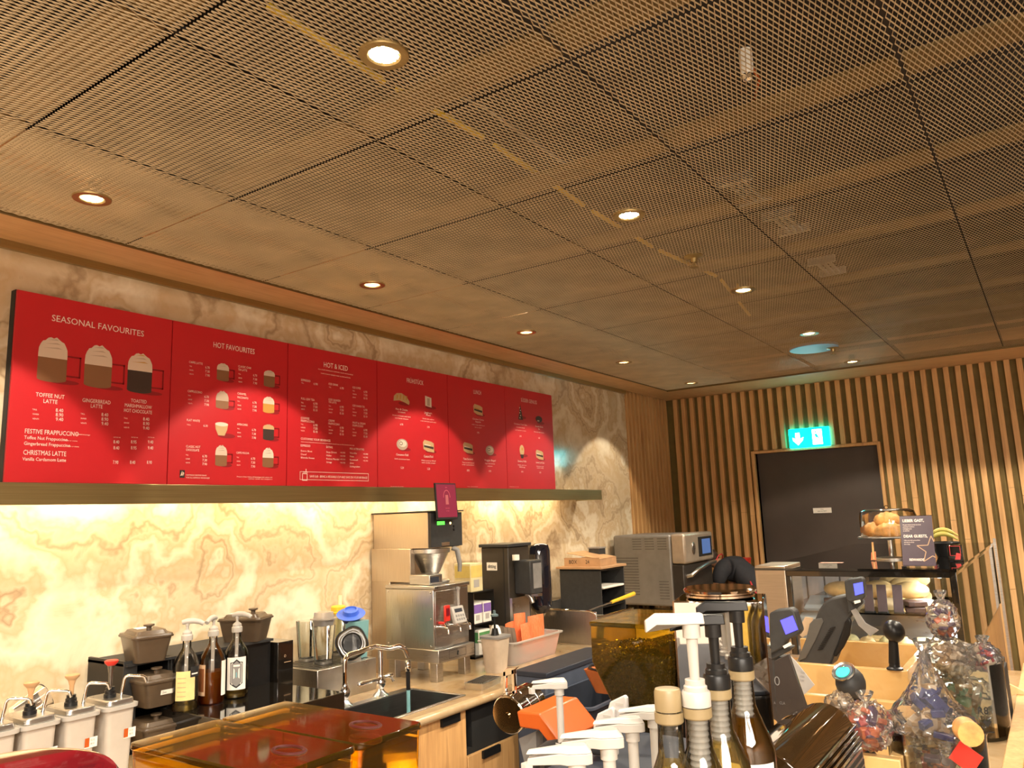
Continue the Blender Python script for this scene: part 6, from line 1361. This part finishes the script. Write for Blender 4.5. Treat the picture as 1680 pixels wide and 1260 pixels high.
# ---- syrup bottles in front
t = T('bottle_stand', 'low steel stand below the front syrup bottles', 'stand', (.98, .30, BT))
m = M(); m.box(0, .50, 0, .258, .18, .20); m.box(.01, .03, .01, .24, 0, .18); m.box(.47, .49, .01, .24, 0, .18); O('stand_plate', m, K['steeld'], t, .002)
def sbottle(label, px, py, dist, capped=None, liquid=None, lev=.15, label_paper=False):
    """bottle whose neck ring is seen at the pixel; stands on the steel stand"""
    d_ = (fw*FPX+ri*(px-CW/2)-up*(py-CH/2)).normalized()*dist; zb = BT+.2005
    H = d_.z+EYE-zb
    t = T('syrup_bottle', label, 'syrup bottle', (d_.x, d_.y, zb), 0, 'syrup bottles at the front of the bar')
    r = .044
    prof = [(0, 0), (r-.004, 0), (r, .006), (r, H-.125), (r-.006, H-.105), (.023, H-.068), (.0185, H-.055), (.0175, H-.03), (.0175, H), (0, H)]
    m = M(); m.lathe(prof, n=36); m.f.pop() if prof[-1][0] > 0 else None; O('bottle_glass', m, K['glass'], t)
    if liquid:
        k = min(lev, H-.05); pr = [(0, .003), (r-.006, .003), (r-.003, .01)]+[(min(r-.003, q_-.003), z_) for q_, z_ in prof[3:8] if z_ < k]
        def rad(z):
            for (r0_, z0_), (r1_, z1_) in zip(prof, prof[1:]):
                if z0_ <= z <= z1_ and z1_ > z0_: return r0_+(r1_-r0_)*(z-z0_)/(z1_-z0_)
            return r
        pr += [(rad(k)-.003, k), (0, k)]; m = M(); m.lathe(pr, n=36); O('syrup', m, liquid, t)
    m = M(); m.lathe([(.0172, H-.001), (.0205, H-.001), (.0205, H-.014), (.0185, H-.016), (.0172, H-.016)], n=28); m.f.pop(); m.f.pop(); O('neck_ring', m, K['tancap'], t)
    if capped == 'cap':
        m = M(); m.lathe([(0, H+.001), (.0188, H+.001), (.0192, H+.006), (.0190, H+.026), (.0175, H+.030), (0, H+.031)], n=28); O('cap', m, K['tancap'], t)
    else:
        mt = K[capped]
        m = M(); m.lathe([(0, H+.0005), (.0205, H+.0005), (.0205, H+.018), (.0185, H+.021), (.0165, H+.021), (.0165, H+.027), (.0140, H+.029), (.0140, H+.036), (0, H+.036)], n=28); O('pump_collar', m, mt, t)
        ht = .112 if capped == 'white' else .094; m = M(); m.cyl((0, 0, H+.036), (0, 0, H+ht-.004), .0068, .0085, n=16); m.cyl((0, 0, H+ht-.019), (0, 0, H+ht), .0125, n=16); O('stem', m, mt, t)
        a = math.atan2(lft.y, lft.x)+(.0 if capped == 'white' else -.12); R_ = Rz(a); m = M()
        pts = [(-.018, -.011), (.014, -.011), (.050, -.0065), (.066, -.0055), (.066, .0055), (.050, .0065), (.014, .011), (-.018, .011)]
        m.add([R_ @ Vector((x, y, H+ht-(.010 if x > .06 else 0))) for x, y in pts]+[R_ @ Vector((x*(.93 if x < 0 else 1), y*.8, H+ht+.0145-(.008 if x > .06 else 0))) for x, y in pts], [list(range(8))[::-1], [i+8 for i in range(8)]]+[[i, (i+1) % 8, (i+1) % 8+8, i+8] for i in range(8)]); O('nozzle', m, mt, t, .0015)
        m = M(); m.cyl((0, 0, H-.085), (0, 0, H-.001), .0135, n=18); [m.lathe([(.0136, H-.08+q*.008), (.0152, H-.077+q*.008), (.0136, H-.074+q*.008)], n=18) for q in range(9)]; m.f = [f for f in m.f if len(f) == 4 or len(f) == 18]; O('pump_chamber', m, K['chamber'], t); m = M(); m.cyl((0, 0, .02), (0, 0, H-.085), .005, n=10); O('dip_tube', m, K['frost'], t)
    if label_paper:
        m = M(); f = radians(200); n = 12; vs = []
        for i in range(n+1):
            a = f-1.0+2.0*i/n
            for z in (H-.215, H-.135): vs.append(((r+.0006)*cos(a), (r+.0006)*sin(a), z))
        m.add(vs, [[2*i, 2*i+2, 2*i+3, 2*i+1] for i in range(n)]); O('label_paper', m, K['paper'], t)
    return t
sbottle('clear syrup bottle with khaki screw cap and pale syrup', 1097, 1166, 1.22, 'cap', K['syrup'], .20)
sbottle('clear syrup bottle with tall white pump, beside the khaki capped one', 1143, 1158, 1.22, 'white', None)
sbottle('syrup bottle with black pump and pale yellow syrup', 1177, 1128, 1.32, 'black', K['syrup'], .205)
sbottle('syrup bottle with black pump and dark brown syrup, in front of the tower', 1216, 1098, 1.42, 'black', K['dsyrup'], .215, True)

# ---- slate bins in the aisle
def abin(name, label, x0, x1, y0, y1, z1, mat):
    t = T(name, label, 'bin', ((x0+x1)/2, (y0+y1)/2, 0)); w, d = x1-x0, y1-y0
    m = M(); m.frus(w*.85, d*.85, w, d, 0, z1, cap=1, r=.03); m.frus(w*.83, d*.83, w*.97, d*.97, .02, z1, cap=1, r=.03); O('bin_wall', m, mat, t)
    m = M(); n0 = 0; m.frus(w+.02, d+.02, w+.02, d+.02, z1-.012, z1, cap=0, r=.035); m.frus(w*.97, d*.97, w*.97, d*.97, z1-.012, z1, cap=0, r=.03); k_ = 20
    m.f += [[k_+i, k_+(i+1) % k_, 3*k_+(i+1) % k_, 3*k_+i] for i in range(k_)]; O('bin_rim', m, K['slateb'], t); return t
abin('waste_bin', 'dark slate open bin in the aisle behind the orange chute', 3.22, 3.86, 1.84, 2.16, .885, K['slate'])
t = T('crate', 'blue grey crate standing between the slate bin and the counter', 'crate', (3.45, 2.22, 0))
m = M(); m.box(0, .75, 0, .19, 0, .96); O('crate_body', m, K['slateb'], t, .01); m = M(); m.box(-.006, .756, -.006, .196, .94, .966); O('crate_rim', m, K['slate'], t, .004)
t = T('terracotta_tub', 'terracotta coloured tub with dark rim hanging on the slate bin', 'tub', (3.56, 1.90, .8855))
m = M(); m.frus(.13, .16, .20, .24, .0, .11, r=.03, cap=1); m.frus(.12, .15, .19, .23, .006, .11, r=.03, cap=1); O('tub_wall', m, K['terra'], t); m = M(); m.tube([(.10*cos(a), .12*sin(a), .112) for a in [2*pi*i/24 for i in range(24)]], .007, 8, True); O('tub_rim', m, K['black'], t)
